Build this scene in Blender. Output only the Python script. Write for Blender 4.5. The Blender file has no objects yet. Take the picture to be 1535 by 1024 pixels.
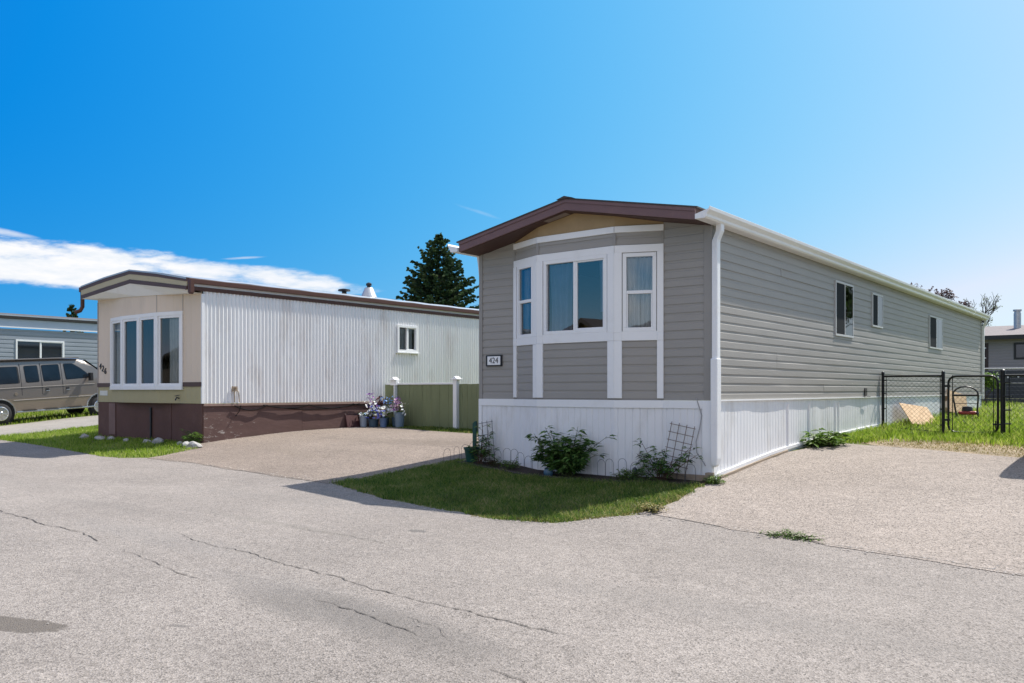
import bpy, bmesh, math, random
import numpy as np
from mathutils import Vector, Matrix
from mathutils.geometry import tessellate_polygon

R = math.radians
PI = math.pi
random.seed(7)
rng = np.random.default_rng(11)
S = bpy.context.scene
COL = S.collection

# ------------------------------------------------------------------ camera
cam = bpy.data.objects.new("camera", bpy.data.cameras.new("camera"))
COL.objects.link(cam)
cam.location = (4.67, -9.97, 1.16)
cam.rotation_euler = (R(90), 0, R(38.4))
cam.data.sensor_width = 36
cam.data.lens = 29.69
cam.data.shift_y = 0.0476
cam.data.clip_start = 0.05
cam.data.clip_end = 3000
S.camera = cam
S.render.resolution_x, S.render.resolution_y = 1024, 683

# ------------------------------------------------------------------ light
SUN = Vector((0.19, 0.735, 1.0)).normalized()
sun_el = math.asin(SUN.z)
sun_az = math.atan2(SUN.x, SUN.y)
W = bpy.data.worlds.new("World")
S.world = W
W.use_nodes = True
wn, wl = W.node_tree.nodes, W.node_tree.links
wn.clear()
w_out = wn.new("ShaderNodeOutputWorld")
w_bg = wn.new("ShaderNodeBackground")
w_sky = wn.new("ShaderNodeTexSky")
w_sky.sky_type = 'NISHITA'
w_sky.sun_disc = False
w_sky.sun_elevation = sun_el
w_sky.sun_rotation = sun_az
w_sky.altitude = 1000
w_sky.air_density = 1.0
w_sky.dust_density = 1.2
w_sky.ozone_density = 3.0
SKY_STRENGTH = 0.12
EXPOSURE = 0.55
w_bg.inputs["Strength"].default_value = SKY_STRENGTH
sl = bpy.data.lights.new("sun", 'SUN')
sl.energy = 5.0
sl.angle = R(0.53)
sl.color = (1.0, 0.955, 0.89)
so = bpy.data.objects.new("sun", sl)
so.rotation_euler = (-SUN).to_track_quat('-Z', 'Y').to_euler()
so.location = (30, 60, 80)
COL.objects.link(so)
S.view_settings.view_transform = 'Standard'
S.view_settings.look = 'None'
S.view_settings.exposure = EXPOSURE
S.view_settings.gamma = 1.0
S.render.engine = 'CYCLES'
S.cycles.use_denoising = True
S.cycles.max_bounces = 8
S.cycles.transparent_max_bounces = 12


def wmath(op, a, b=None, c=None, tree=None, clamp=False):
    t = tree or W.node_tree
    n = t.nodes.new("ShaderNodeMath")
    n.operation = op
    n.use_clamp = clamp
    for i, v in enumerate((a, b, c)):
        if v is None:
            continue
        if isinstance(v, (int, float)):
            n.inputs[i].default_value = v
        else:
            t.links.new(v, n.inputs[i])
    return n.outputs[0]


def build_sky():
    """Clear blue sky with a few low clouds given by compass bearing and elevation."""
    tc = wn.new("ShaderNodeTexCoord")
    sep = wn.new("ShaderNodeSeparateXYZ")
    wl.new(tc.outputs["Generated"], sep.inputs[0])
    az = wmath('ARCTAN2', wmath('MULTIPLY', sep.outputs[0], -1.0), sep.outputs[1])   # bearing to the left of +Y
    el = wmath('ARCSINE', sep.outputs[2])
    comb = wn.new("ShaderNodeCombineXYZ")
    wl.new(wmath('MULTIPLY', az, 9.0), comb.inputs[0])
    wl.new(wmath('MULTIPLY', el, 34.0), comb.inputs[1])
    noi = wn.new("ShaderNodeTexNoise")
    noi.inputs["Scale"].default_value = 1.6
    noi.inputs["Detail"].default_value = 9
    noi.inputs["Roughness"].default_value = 0.62
    wl.new(comb.outputs[0], noi.inputs["Vector"])
    n = noi.outputs[0]
    total = None
    # bearing(deg), elevation(deg), half width(deg), half height(deg), tilt, gain, edge softness
    for (ba, be, ha, he, tilt, gain, soft) in CLOUDS:
        da = wmath('SUBTRACT', az, R(ba))
        de = wmath('SUBTRACT', wmath('SUBTRACT', el, R(be)), wmath('MULTIPLY', da, tilt))
        u = wmath('DIVIDE', da, R(ha))
        v = wmath('DIVIDE', de, R(he))
        d2 = wmath('ADD', wmath('MULTIPLY', u, u), wmath('MULTIPLY', v, v))
        m = wmath('ADD', wmath('SUBTRACT', 1.0, d2), wmath('MULTIPLY', wmath('SUBTRACT', n, 0.5), 2.6))
        mr = wn.new("ShaderNodeMapRange")
        mr.interpolation_type = 'SMOOTHSTEP'
        wl.new(m, mr.inputs[0])
        mr.inputs[1].default_value = 0.0
        mr.inputs[2].default_value = soft
        mr.inputs[4].default_value = gain
        o = mr.outputs[0]
        total = o if total is None else wmath('MAXIMUM', total, o)
    # deep, slightly polarised blue: darkest at right angles to the sun
    dp = wn.new("ShaderNodeVectorMath")
    dp.operation = 'DOT_PRODUCT'
    wl.new(tc.outputs["Generated"], dp.inputs[0])
    dp.inputs[1].default_value = SUN
    c2 = wmath('MULTIPLY', dp.outputs["Value"], dp.outputs["Value"])
    pol = wmath('SUBTRACT', 1.0, wmath('MULTIPLY', wmath('SUBTRACT', 1.0, c2), SKY_POL))
    cs = wn.new("ShaderNodeSeparateColor")
    wl.new(w_sky.outputs[0], cs.inputs[0])
    cc = wn.new("ShaderNodeCombineColor")
    for i, (k, g) in enumerate(SKY_GRADE):
        v = wmath('SUBTRACT', wmath('MULTIPLY', wmath('POWER', wmath('MULTIPLY', cs.outputs[i], pol), g), k), (0.018, 0, 0)[i])
        wl.new(wmath('MULTIPLY', wmath('MAXIMUM', wmath('MINIMUM', v, (0.74, 0.9, 1.08)[i]), 0.004), SKY_GAIN), cc.inputs[i])
    # unseen bright cloud added overhead and behind the viewer to lift shade fill
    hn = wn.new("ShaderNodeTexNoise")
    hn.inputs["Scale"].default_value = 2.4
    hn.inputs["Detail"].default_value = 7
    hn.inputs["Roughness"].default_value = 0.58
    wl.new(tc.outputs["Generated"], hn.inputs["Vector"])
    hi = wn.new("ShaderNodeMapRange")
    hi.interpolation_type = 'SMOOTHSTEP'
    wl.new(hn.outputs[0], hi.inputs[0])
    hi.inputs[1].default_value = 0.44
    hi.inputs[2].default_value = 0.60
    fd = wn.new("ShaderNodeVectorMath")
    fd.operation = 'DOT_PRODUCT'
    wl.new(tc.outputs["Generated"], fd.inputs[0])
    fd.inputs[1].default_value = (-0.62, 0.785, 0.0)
    # added cloud stays out of view: none south-west, more overhead and north
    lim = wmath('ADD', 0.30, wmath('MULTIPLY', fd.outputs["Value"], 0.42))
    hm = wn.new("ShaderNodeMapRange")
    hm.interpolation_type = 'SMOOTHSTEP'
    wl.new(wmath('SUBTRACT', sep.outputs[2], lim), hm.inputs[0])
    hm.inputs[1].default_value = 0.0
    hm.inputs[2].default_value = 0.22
    high = wmath('MULTIPLY', wmath('MULTIPLY', hi.outputs[0], hm.outputs[0]), FILL_CLOUD)
    mix = wn.new("ShaderNodeMix")
    mix.data_type = 'RGBA'
    wl.new(total, mix.inputs[0])
    wl.new(cc.outputs[0], mix.inputs[6])
    # billows: bright crests and faintly blue-grey hollows
    bn = wn.new("ShaderNodeTexNoise")
    bn.inputs["Scale"].default_value = 3.4
    bn.inputs["Detail"].default_value = 8
    bn.inputs["Roughness"].default_value = 0.6
    wl.new(comb.outputs[0], bn.inputs["Vector"])
    br = wn.new("ShaderNodeMapRange")
    wl.new(bn.outputs[0], br.inputs[0])
    br.inputs[1].default_value = 0.36
    br.inputs[2].default_value = 0.60
    bc = wn.new("ShaderNodeMix")
    bc.data_type = 'RGBA'
    wl.new(br.outputs[0], bc.inputs[0])
    bc.inputs[6].default_value = [c * SKY_GAIN for c in (.86, .91, .97)] + [1]
    bc.inputs[7].default_value = [c * SKY_GAIN for c in CLOUD_COL] + [1]
    wl.new(bc.outputs[2], mix.inputs[7])
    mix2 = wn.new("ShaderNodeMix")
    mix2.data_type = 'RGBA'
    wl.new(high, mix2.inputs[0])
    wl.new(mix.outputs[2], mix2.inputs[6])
    mix2.inputs[7].default_value = [c * SKY_GAIN for c in FILL_CLOUD_COL] + [1]
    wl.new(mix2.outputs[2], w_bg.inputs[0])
    wl.new(w_bg.outputs[0], w_out.inputs[0])


SKY_POL = 0.8
SKY_GRADE = ((0.122, 2.0), (0.34, 0.727), (0.743, 0.205))      # red, green, blue: gain and power
SKY_GAIN = 2 ** -EXPOSURE / SKY_STRENGTH
FILL_CLOUD = 0.9  # amount of the added out-of-view cloud that brightens shaded walls
CLOUD_COL = (1.0, 1.0, 1.02)
FILL_CLOUD_COL = (1.36, 1.28, 1.2)
CLOUDS = [
    (66.0, 7.45, 8.8, 1.6, 0.0, 1.0, 0.8),
    (76.0, 7.4, 8.0, 1.4, -0.02, 1.0, 0.8),
    (53.0, 7.0, 5.2, 0.95, 0.10, 0.95, 1.0),
    (58.5, 7.4, 4.0, 1.0, 0.08, 0.95, 1.0),
    (56.0, 8.5, 1.9, 0.10, -0.10, 0.55, 1.6),
    (69.8, 9.15, 2.8, 0.26, 0.12, 0.8, 1.7),
    (40.6, 11.9, 1.6, 0.16, 0.3, 0.16, 1.4),
]
build_sky()

# ------------------------------------------------------------------ terrain
PR = [(-60, -.15), (-9, -.2), (-4, -.2), (-2.3, -.16), (0, 0.0), (2.5, .22), (5, .33), (7.7, .41), (18.5, .63), (30, .75), (60, .9), (400, 1.2)]


def sm(t):
    t = max(0.0, min(1.0, t))
    return t * t * (3 - 2 * t)


def prof(y):
    if y <= PR[0][0]:
        return PR[0][1]
    n = len(PR)

    def sl_(j):
        if j <= 0 or j >= n - 1:
            return 0
        a = (PR[j][1] - PR[j - 1][1]) / (PR[j][0] - PR[j - 1][0])
        b = (PR[j + 1][1] - PR[j][1]) / (PR[j + 1][0] - PR[j][0])
        return 0 if a * b <= 0 else 2 * a * b / (a + b)
    for i in range(n - 1):
        if y <= PR[i + 1][0]:
            (x0, y0), (x1, y1) = PR[i], PR[i + 1]
            h = x1 - x0
            t = (y - x0) / h
            m0 = sl_(i) * h
            m1 = sl_(i + 1) * h
            return (2 * t**3 - 3 * t * t + 1) * y0 + (t**3 - 2 * t * t + t) * m0 + (-2 * t**3 + 3 * t * t) * y1 + (t**3 - t * t) * m1
    return PR[-1][1]


def zg(x, y):
    xx = max(-11, min(6, x))
    z = prof(y) - .012 * xx
    z -= .08 * sm(x / 1.0) * sm((y - 4) / 3)
    z += .3 * sm((-26.5 - x) / 3)
    z -= .13 * sm(y / 4) * sm((-4.2 - x) / 2) * sm((x + 15.5) / 1.5)
    return z


# ------------------------------------------------------------------ materials
MATS = {}


def new_mat(name):
    m = bpy.data.materials.new(name)
    m.use_nodes = True
    nt = m.node_tree
    b = nt.nodes["Principled BSDF"]
    return m, nt, b


def pm(name, col, rough=0.6, var=0.12, scale=3.0, bump=0.0, bscale=60.0, metal=0.0, spec=0.4, stretch=(1, 1, 1), dirt=None, dirt_amt=0.0, dscale=2.0, coat=0.0):
    if name in MATS:
        return MATS[name]
    m, nt, b = new_mat(name)
    N, L = nt.nodes, nt.links
    tc = N.new("ShaderNodeTexCoord")
    mp = N.new("ShaderNodeMapping")
    mp.inputs["Scale"].default_value = stretch
    L.new(tc.outputs["Object"], mp.inputs[0])
    no = N.new("ShaderNodeTexNoise")
    no.inputs["Scale"].default_value = scale
    no.inputs["Detail"].default_value = 6
    no.inputs["Roughness"].default_value = 0.6
    L.new(mp.outputs[0], no.inputs["Vector"])
    mr = N.new("ShaderNodeMapRange")
    mr.inputs[1].default_value = 0.25
    mr.inputs[2].default_value = 0.75
    mr.inputs[3].default_value = 1 - var
    mr.inputs[4].default_value = 1 + var
    L.new(no.outputs[0], mr.inputs[0])
    vm = N.new("ShaderNodeVectorMath")
    vm.operation = 'SCALE'
    vm.inputs[0].default_value = col
    L.new(mr.outputs[0], vm.inputs["Scale"])
    out = vm.outputs[0]
    if dirt is not None:
        dn = N.new("ShaderNodeTexNoise")
        dn.inputs["Scale"].default_value = dscale
        dn.inputs["Detail"].default_value = 8
        dn.inputs["Roughness"].default_value = 0.7
        L.new(mp.outputs[0], dn.inputs["Vector"])
        dr = N.new("ShaderNodeMapRange")
        dr.inputs[1].default_value = 0.52
        dr.inputs[2].default_value = 0.72
        dr.inputs[4].default_value = dirt_amt
        L.new(dn.outputs[0], dr.inputs[0])
        mx = N.new("ShaderNodeMix")
        mx.data_type = 'RGBA'
        L.new(dr.outputs[0], mx.inputs[0])
        L.new(out, mx.inputs[6])
        mx.inputs[7].default_value = (*dirt, 1)
        out = mx.outputs[2]
    L.new(out, b.inputs["Base Color"])
    b.inputs["Roughness"].default_value = rough
    b.inputs["Metallic"].default_value = metal
    b.inputs["Specular IOR Level"].default_value = spec
    b.inputs["Coat Weight"].default_value = coat
    if bump > 0:
        bn = N.new("ShaderNodeTexNoise")
        bn.inputs["Scale"].default_value = bscale
        bn.inputs["Detail"].default_value = 4
        L.new(mp.outputs[0], bn.inputs["Vector"])
        bp = N.new("ShaderNodeBump")
        bp.inputs["Strength"].default_value = bump
        bp.inputs["Distance"].default_value = 0.01
        L.new(bn.outputs[0], bp.inputs["Height"])
        L.new(bp.outputs[0], b.inputs["Normal"])
    MATS[name] = m
    return m


def glass_mat(name, tint=(0.75, 0.8, 0.8), ior=2.0, rough=0.0):
    if name in MATS:
        return MATS[name]
    m, nt, b = new_mat(name)
    N, L = nt.nodes, nt.links
    N.remove(b)
    out = [n for n in N if n.type == 'OUTPUT_MATERIAL'][0]
    tr = N.new("ShaderNodeBsdfTransparent")
    tr.inputs[0].default_value = (*tint, 1)
    gl = N.new("ShaderNodeBsdfGlossy")
    gl.inputs["Roughness"].default_value = rough
    fr = N.new("ShaderNodeFresnel")
    fr.inputs[0].default_value = ior
    # gently uneven panes
    tc = N.new("ShaderNodeTexCoord")
    no = N.new("ShaderNodeTexNoise")
    no.inputs["Scale"].default_value = 1.3
    L.new(tc.outputs["Object"], no.inputs["Vector"])
    bp = N.new("ShaderNodeBump")
    bp.inputs["Strength"].default_value = 0.12
    bp.inputs["Distance"].default_value = 0.02
    L.new(no.outputs[0], bp.inputs["Height"])
    L.new(bp.outputs[0], gl.inputs["Normal"])
    mx = N.new("ShaderNodeMixShader")
    L.new(fr.outputs[0], mx.inputs[0])
    L.new(tr.outputs[0], mx.inputs[1])
    L.new(gl.outputs[0], mx.inputs[2])
    L.new(mx.outputs[0], out.inputs[0])
    MATS[name] = m
    return m


def ground_mat(name, col_a, col_b, col_c, fine=120.0, contrast=0.5, bump=0.5, patch=0.35, stains=(), rough=0.9, speck=0.5, grain=1.0, streak=0.0):
    """Aggregate surface: fine stone speckle, broad tonal patches, optional stains with their own place and shape."""
    m, nt, b = new_mat(name)
    N, L = nt.nodes, nt.links
    tc = N.new("ShaderNodeTexCoord")
    P = tc.outputs["Object"]

    def noise(scale, detail=4, rg=0.6, vec=P):
        n = N.new("ShaderNodeTexNoise")
        n.inputs["Scale"].default_value = scale
        n.inputs["Detail"].default_value = detail
        n.inputs["Roughness"].default_value = rg
        L.new(vec, n.inputs["Vector"])
        return n.outputs[0]

    def rng_(v, a, b_, c=0.0, d=1.0):
        r = N.new("ShaderNodeMapRange")
        r.inputs[1].default_value = a
        r.inputs[2].default_value = b_
        r.inputs[3].default_value = c
        r.inputs[4].default_value = d
        L.new(v, r.inputs[0])
        return r.outputs[0]

    def mix(f, a, b_):
        x = N.new("ShaderNodeMix")
        x.data_type = 'RGBA'
        for i, v in ((0, f), (6, a), (7, b_)):
            if isinstance(v, tuple):
                x.inputs[i].default_value = (*v, 1)
            elif isinstance(v, (int, float)):
                x.inputs[i].default_value = v
            else:
                L.new(v, x.inputs[i])
        return x.outputs[2]
    vo = N.new("ShaderNodeTexVoronoi")
    vo.inputs["Scale"].default_value = fine
    L.new(P, vo.inputs["Vector"])
    sepc = N.new("ShaderNodeSeparateColor")
    L.new(vo.outputs["Color"], sepc.inputs[0])
    stone = sepc.outputs[0]
    f1 = noise(fine * 0.35, 5, 0.75)
    base = mix(rng_(stone, 0.0, 1.0), col_a, col_b)
    base = mix(rng_(f1, 0.35, 0.62, 0.0, speck), base, col_c)
    # gravelly mottling that still reads from a distance
    for sc_, am in ((fine * .2, .11), (fine * .06, .06)):
        g = N.new("ShaderNodeVectorMath")
        g.operation = 'SCALE'
        L.new(base, g.inputs[0])
        L.new(rng_(noise(sc_, 3, 0.7), 0.33, 0.67, 1 - am * grain, 1 + am * grain), g.inputs["Scale"])
        base = g.outputs[0]
    pit = N.new("ShaderNodeTexVoronoi")
    pit.inputs["Scale"].default_value = fine * 0.36
    L.new(P, pit.inputs["Vector"])
    sp2 = N.new("ShaderNodeSeparateColor")
    L.new(pit.outputs["Color"], sp2.inputs[0])
    pk = wmath('MULTIPLY', rng_(sp2.outputs[2], 0.90, 0.93), rng_(pit.outputs["Distance"], 0.42, 0.20), tree=nt)
    base = mix(wmath('MULTIPLY', pk, min(1.0, contrast), tree=nt), base, tuple(c * 0.4 for c in col_c))
    dark = rng_(sepc.outputs[1], 0.86, 0.93, 0.0, contrast)
    base = mix(dark, base, tuple(c * 0.35 for c in col_c))
    big = noise(0.45, 5, 0.6)
    mid = noise(2.2, 6, 0.7)
    sc = N.new("ShaderNodeVectorMath")
    sc.operation = 'SCALE'
    L.new(base, sc.inputs[0])
    if streak:
        mp = N.new("ShaderNodeMapping")
        mp.inputs["Scale"].default_value = (.10, .9, 1)
        L.new(P, mp.inputs[0])
        mid = wmath('ADD', wmath('MULTIPLY', mid, .5, tree=nt), wmath('MULTIPLY', noise(1.1, 5, .6, mp.outputs[0]), .5, tree=nt), tree=nt)
    bb = wmath('ADD', rng_(big, 0.3, 0.7, 1 - patch * .6, 1 + patch * .6), rng_(mid, 0.3, 0.7, -patch * .35, patch * .35), tree=nt)
    L.new(bb, sc.inputs["Scale"])
    col = sc.outputs[0]
    sep = N.new("ShaderNodeSeparateXYZ")
    L.new(P, sep.inputs[0])
    for (sx, sy, rx, ry, ang, colr, amt, edge) in stains:
        dx = wmath('SUBTRACT', sep.outputs[0], sx, tree=nt)
        dy = wmath('SUBTRACT', sep.outputs[1], sy, tree=nt)
        ca, sa = math.cos(ang), math.sin(ang)
        u = wmath('ADD', wmath('MULTIPLY', dx, ca / rx, tree=nt), wmath('MULTIPLY', dy, sa / rx, tree=nt), tree=nt)
        v = wmath('ADD', wmath('MULTIPLY', dx, -sa / ry, tree=nt), wmath('MULTIPLY', dy, ca / ry, tree=nt), tree=nt)
        d2 = wmath('ADD', wmath('MULTIPLY', u, u, tree=nt), wmath('MULTIPLY', v, v, tree=nt), tree=nt)
        nn = noise(3.0 / max(rx, 0.3), 6, 0.65)
        md = wmath('ADD', wmath('SUBTRACT', 1.0, d2, tree=nt), wmath('MULTIPLY', wmath('SUBTRACT', nn, 0.5, tree=nt), 1.6, tree=nt), tree=nt)
        f = rng_(md, 0.0, edge, 0.0, amt)
        col = mix(f, col, colr)
    L.new(col, b.inputs["Base Color"])
    b.inputs["Roughness"].default_value = rough
    b.inputs["Specular IOR Level"].default_value = 0.25
    bp = N.new("ShaderNodeBump")
    bp.inputs["Strength"].default_value = bump
    bp.inputs["Distance"].default_value = 0.006
    hh = wmath('ADD', vo.outputs["Distance"], f1, tree=nt)
    L.new(hh, bp.inputs["Height"])
    L.new(bp.outputs[0], b.inputs["Normal"])
    MATS[name] = m
    return m


def leaf_mat(name, cols, scale=0.8, transl=0.25, rough=0.55, fine=30.0):
    """cols: dark, mid, light; varied by position so clumps differ."""
    if name in MATS:
        return MATS[name]
    m, nt, b = new_mat(name)
    N, L = nt.nodes, nt.links
    geo = N.new("ShaderNodeNewGeometry")
    no = N.new("ShaderNodeTexNoise")
    no.inputs["Scale"].default_value = scale
    no.inputs["Detail"].default_value = 5
    no.inputs["Roughness"].default_value = 0.65
    L.new(geo.outputs["Position"], no.inputs["Vector"])
    add = wmath('ADD', wmath('MULTIPLY', no.outputs[0], 0.6, tree=nt), wmath('MULTIPLY', geo.outputs["Random Per Island"], 0.4, tree=nt), tree=nt)
    ra = N.new("ShaderNodeValToRGB")
    e = ra.color_ramp.elements
    e[0].position = 0.3
    e[0].color = (*cols[0], 1)
    e[1].position = 0.72
    e[1].color = (*cols[-1], 1)
    for i, c in enumerate(cols[1:-1]):
        k = e.new(0.3 + 0.42 * (i + 1) / (len(cols) - 1))
        k.color = (*c, 1)
    L.new(add, ra.inputs[0])
    L.new(ra.outputs[0], b.inputs["Base Color"])
    b.inputs["Roughness"].default_value = rough
    b.inputs["Specular IOR Level"].default_value = 0.3
    if transl > 0:
        out = [n for n in N if n.type == 'OUTPUT_MATERIAL'][0]
        tr = N.new("ShaderNodeBsdfTranslucent")
        L.new(ra.outputs[0], tr.inputs[0])
        mx = N.new("ShaderNodeMixShader")
        mx.inputs[0].default_value = transl
        L.new(b.outputs[0], mx.inputs[1])
        L.new(tr.outputs[0], mx.inputs[2])
        L.new(mx.outputs[0], out.inputs[0])
    MATS[name] = m
    return m


# ------------------------------------------------------------------ mesh helpers
class MB:
    def __init__(self):
        self.v, self.f, self.mi = [], [], []

    def add(self, verts, faces, mi=0):
        o = len(self.v)
        self.v.extend([tuple(p) for p in verts])
        self.f.extend([tuple(i + o for i in f) for f in faces])
        self.mi.extend([mi] * len(faces))
        return self

    def box(self, x0, x1, y0, y1, z0, z1, mi=0, mat=None):
        vs = [(x, y, z) for z in (z0, z1) for y in (y0, y1) for x in (x0, x1)]
        if mat is not None:
            vs = [mat @ Vector(p) for p in vs]
        return self.add(vs, [(0, 2, 3, 1), (4, 5, 7, 6), (0, 1, 5, 4), (2, 6, 7, 3), (0, 4, 6, 2), (1, 3, 7, 5)], mi)

    def fbox(self, A, D, N, s0, s1, o0, o1, z0, z1, mi=0):
        """box in a wall frame: s along D, o along outward normal N"""
        vs = []
        for z in (z0, z1):
            for o in (o0, o1):
                for s in (s0, s1):
                    vs.append((A[0] + D[0] * s + N[0] * o, A[1] + D[1] * s + N[1] * o, z))
        return self.add(vs, [(0, 2, 3, 1), (4, 5, 7, 6), (0, 1, 5, 4), (2, 6, 7, 3), (0, 4, 6, 2), (1, 3, 7, 5)], mi)

    def tube(self, pts, r, n=8, mi=0, cap=True):
        pts = [Vector(p) for p in pts]
        rs = r if isinstance(r, (list, tuple)) else [r] * len(pts)
        rings = []
        prev = None
        for i, p in enumerate(pts):
            a = pts[max(0, i - 1)]
            b = pts[min(len(pts) - 1, i + 1)]
            t = (b - a)
            if t.length < 1e-9:
                t = Vector((0, 0, 1))
            t.normalize()
            if prev is None:
                ref = Vector((0, 0, 1)) if abs(t.z) < .9 else Vector((1, 0, 0))
                u = t.cross(ref).normalized()
            else:
                u = (prev - t * prev.dot(t))
                if u.length < 1e-6:
                    u = t.orthogonal()
                u.normalize()
            prev = u
            w = t.cross(u)
            rings.append([p + (u * math.cos(2 * PI * k / n) + w * math.sin(2 * PI * k / n)) * rs[i] for k in range(n)])
        vs = [q for rg in rings for q in rg]
        fs = []
        for i in range(len(rings) - 1):
            for k in range(n):
                a, b = i * n + k, i * n + (k + 1) % n
                fs.append((a, b, b + n, a + n))
        if cap:
            fs.append(tuple(range(n))[::-1])
            fs.append(tuple((len(rings) - 1) * n + k for k in range(n)))
        return self.add(vs, fs, mi)

    def lathe(self, prof_, c, n=16, mi=0, axis='z'):
        vs, fs = [], []
        for (r, h) in prof_:
            for k in range(n):
                a = 2 * PI * k / n
                if axis == 'z':
                    vs.append((c[0] + r * math.cos(a), c[1] + r * math.sin(a), c[2] + h))
                else:
                    vs.append((c[0] + h, c[1] + r * math.cos(a), c[2] + r * math.sin(a)))
        m = len(prof_)
        for i in range(m - 1):
            for k in range(n):
                a, b = i * n + k, i * n + (k + 1) % n
                fs.append((a, b, b + n, a + n))
        fs.append(tuple(range(n))[::-1])
        fs.append(tuple((m - 1) * n + k for k in range(n)))
        return self.add(vs, fs, mi)

    def prism(self, poly, fn0, fn1, mi=0):
        """poly 2D, fn0/fn1 map 2D -> 3D for the two ends"""
        n = len(poly)
        vs = [fn0(p) for p in poly] + [fn1(p) for p in poly]
        tri = tessellate_polygon([[Vector((p[0], p[1], 0)) for p in poly]])
        fs = [tuple(t)[::-1] for t in tri] + [tuple(i + n for i in t) for t in tri]
        fs += [(i, (i + 1) % n, (i + 1) % n + n, i + n) for i in range(n)]
        return self.add(vs, fs, mi)

    def build(self, name, mats, parent=None, smooth=False, bevel=0.0, fix=True):
        me = bpy.data.meshes.new(name)
        me.from_pydata(self.v, [], self.f)
        if not isinstance(mats, (list, tuple)):
            mats = [mats]
        for m in mats:
            me.materials.append(m)
        if len(mats) > 1:
            me.polygons.foreach_set("material_index", self.mi)
        if fix:
            bm = bmesh.new()
            bm.from_mesh(me)
            bmesh.ops.recalc_face_normals(bm, faces=bm.faces[:])
            bm.to_mesh(me)
            bm.free()
        if smooth:
            me.polygons.foreach_set("use_smooth", [True] * len(me.polygons))
            try:
                me.set_sharp_from_angle(angle=R(40))
            except Exception:
                pass
        me.update()
        o = bpy.data.objects.new(name, me)
        COL.objects.link(o)
        if parent is not None:
            o.parent = parent
        if bevel > 0:
            md = o.modifiers.new("bevel", 'BEVEL')
            md.width = bevel
            md.segments = 2
            md.limit_method = 'ANGLE'
            md.angle_limit = R(40)
        return o


def thing(name, label, cat, loc=(0, 0, 0), rz=0, group=None):
    o = bpy.data.objects.new(name, None)
    o.empty_display_size = 0.2
    COL.objects.link(o)
    o.location = loc
    o.rotation_euler = (0, 0, rz)
    o["label"] = label
    o["category"] = cat
    if group:
        o["group"] = group
    return o


def tag(o, label, cat, group=None, kind=None):
    o["label"] = label
    o["category"] = cat
    if group:
        o["group"] = group
    if kind:
        o["kind"] = kind
    return o


def struct(o, label=None, cat=None):
    o["kind"] = "structure"
    if label:
        o["label"] = label
    if cat:
        o["category"] = cat
    return o


def copy_tree(o, parent=None):
    c = o.copy()
    COL.objects.link(c)
    c.parent = parent
    for ch in list(o.children):
        copy_tree(ch, c)
    return c


# ------------------------------------------------------------------ ground sheets
def lines(lo, hi, fine_lo, fine_hi, step):
    a = list(np.arange(fine_lo, fine_hi + 1e-6, step))
    out = []
    x, d = fine_lo, step
    while x > lo:
        d *= 1.5
        x -= d
        out.insert(0, x)
    out += a
    x, d = fine_hi, step
    while x < hi:
        d *= 1.5
        x += d
        out.append(x)
    return [round(float(v), 4) + 0.00137 for v in out]


GX = lines(-500, 500, -34, 14, 0.5)
GY = lines(-300, 900, -16, 34, 0.5)


def base_sheet(name, mat):
    vs = [(x, y, zg(x, y)) for y in GY for x in GX]
    nx = len(GX)
    fs = [(j * nx + i, j * nx + i + 1, (j + 1) * nx + i + 1, (j + 1) * nx + i) for j in range(len(GY) - 1) for i in range(nx - 1)]
    mb = MB()
    mb.add(vs, fs)
    return mb.build(name, mat, smooth=True, fix=False)


def jitter_poly(poly, step=0.18, amp=0.025, seed=1, lock=()):
    r = random.Random(seed)
    out = []
    n = len(poly)
    for i in range(n):
        a, b = Vector(poly[i]), Vector(poly[(i + 1) % n])
        L_ = (b - a).length
        k = max(1, int(L_ / step)) if L_ < 25 else 6
        nrm = Vector((-(b - a).y, (b - a).x)).normalized() if L_ > 0 else Vector((0, 0))
        for j in range(k):
            p = a.lerp(b, j / k)
            if i not in lock:
                p = p + nrm * r.uniform(-amp, amp)
            out.append((p.x, p.y))
    return out


def sheet(name, poly, off, mat):
    bm = bmesh.new()
    vs = [bm.verts.new((x, y, 0)) for x, y in poly]
    for t in tessellate_polygon([[Vector((x, y, 0)) for x, y in poly]]):
        try:
            bm.faces.new([vs[i] for i in t])
        except ValueError:
            pass
    x0, x1 = min(p[0] for p in poly), max(p[0] for p in poly)
    y0, y1 = min(p[1] for p in poly), max(p[1] for p in poly)
    for g in GX:
        if x0 < g < x1:
            bmesh.ops.bisect_plane(bm, geom=bm.verts[:] + bm.edges[:] + bm.faces[:], plane_co=(g, 0, 0), plane_no=(1, 0, 0), dist=1e-5)
    for g in GY:
        if y0 < g < y1:
            bmesh.ops.bisect_plane(bm, geom=bm.verts[:] + bm.edges[:] + bm.faces[:], plane_co=(0, g, 0), plane_no=(0, 1, 0), dist=1e-5)
    for v in bm.verts:
        v.co.z = zg(v.co.x, v.co.y) + off
    for f in bm.faces:
        if f.normal.z < 0:
            f.normal_flip()
    bmesh.ops.recalc_face_normals(bm, faces=bm.faces[:])
    if sum(f.normal.z for f in bm.faces) < 0:
        bmesh.ops.reverse_faces(bm, faces=bm.faces[:])
    me = bpy.data.meshes.new(name)
    bm.to_mesh(me)
    bm.free()
    me.polygons.foreach_set("use_smooth", [True] * len(me.polygons))
    me.materials.append(mat)
    o = bpy.data.objects.new(name, me)
    COL.objects.link(o)
    return o


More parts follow.
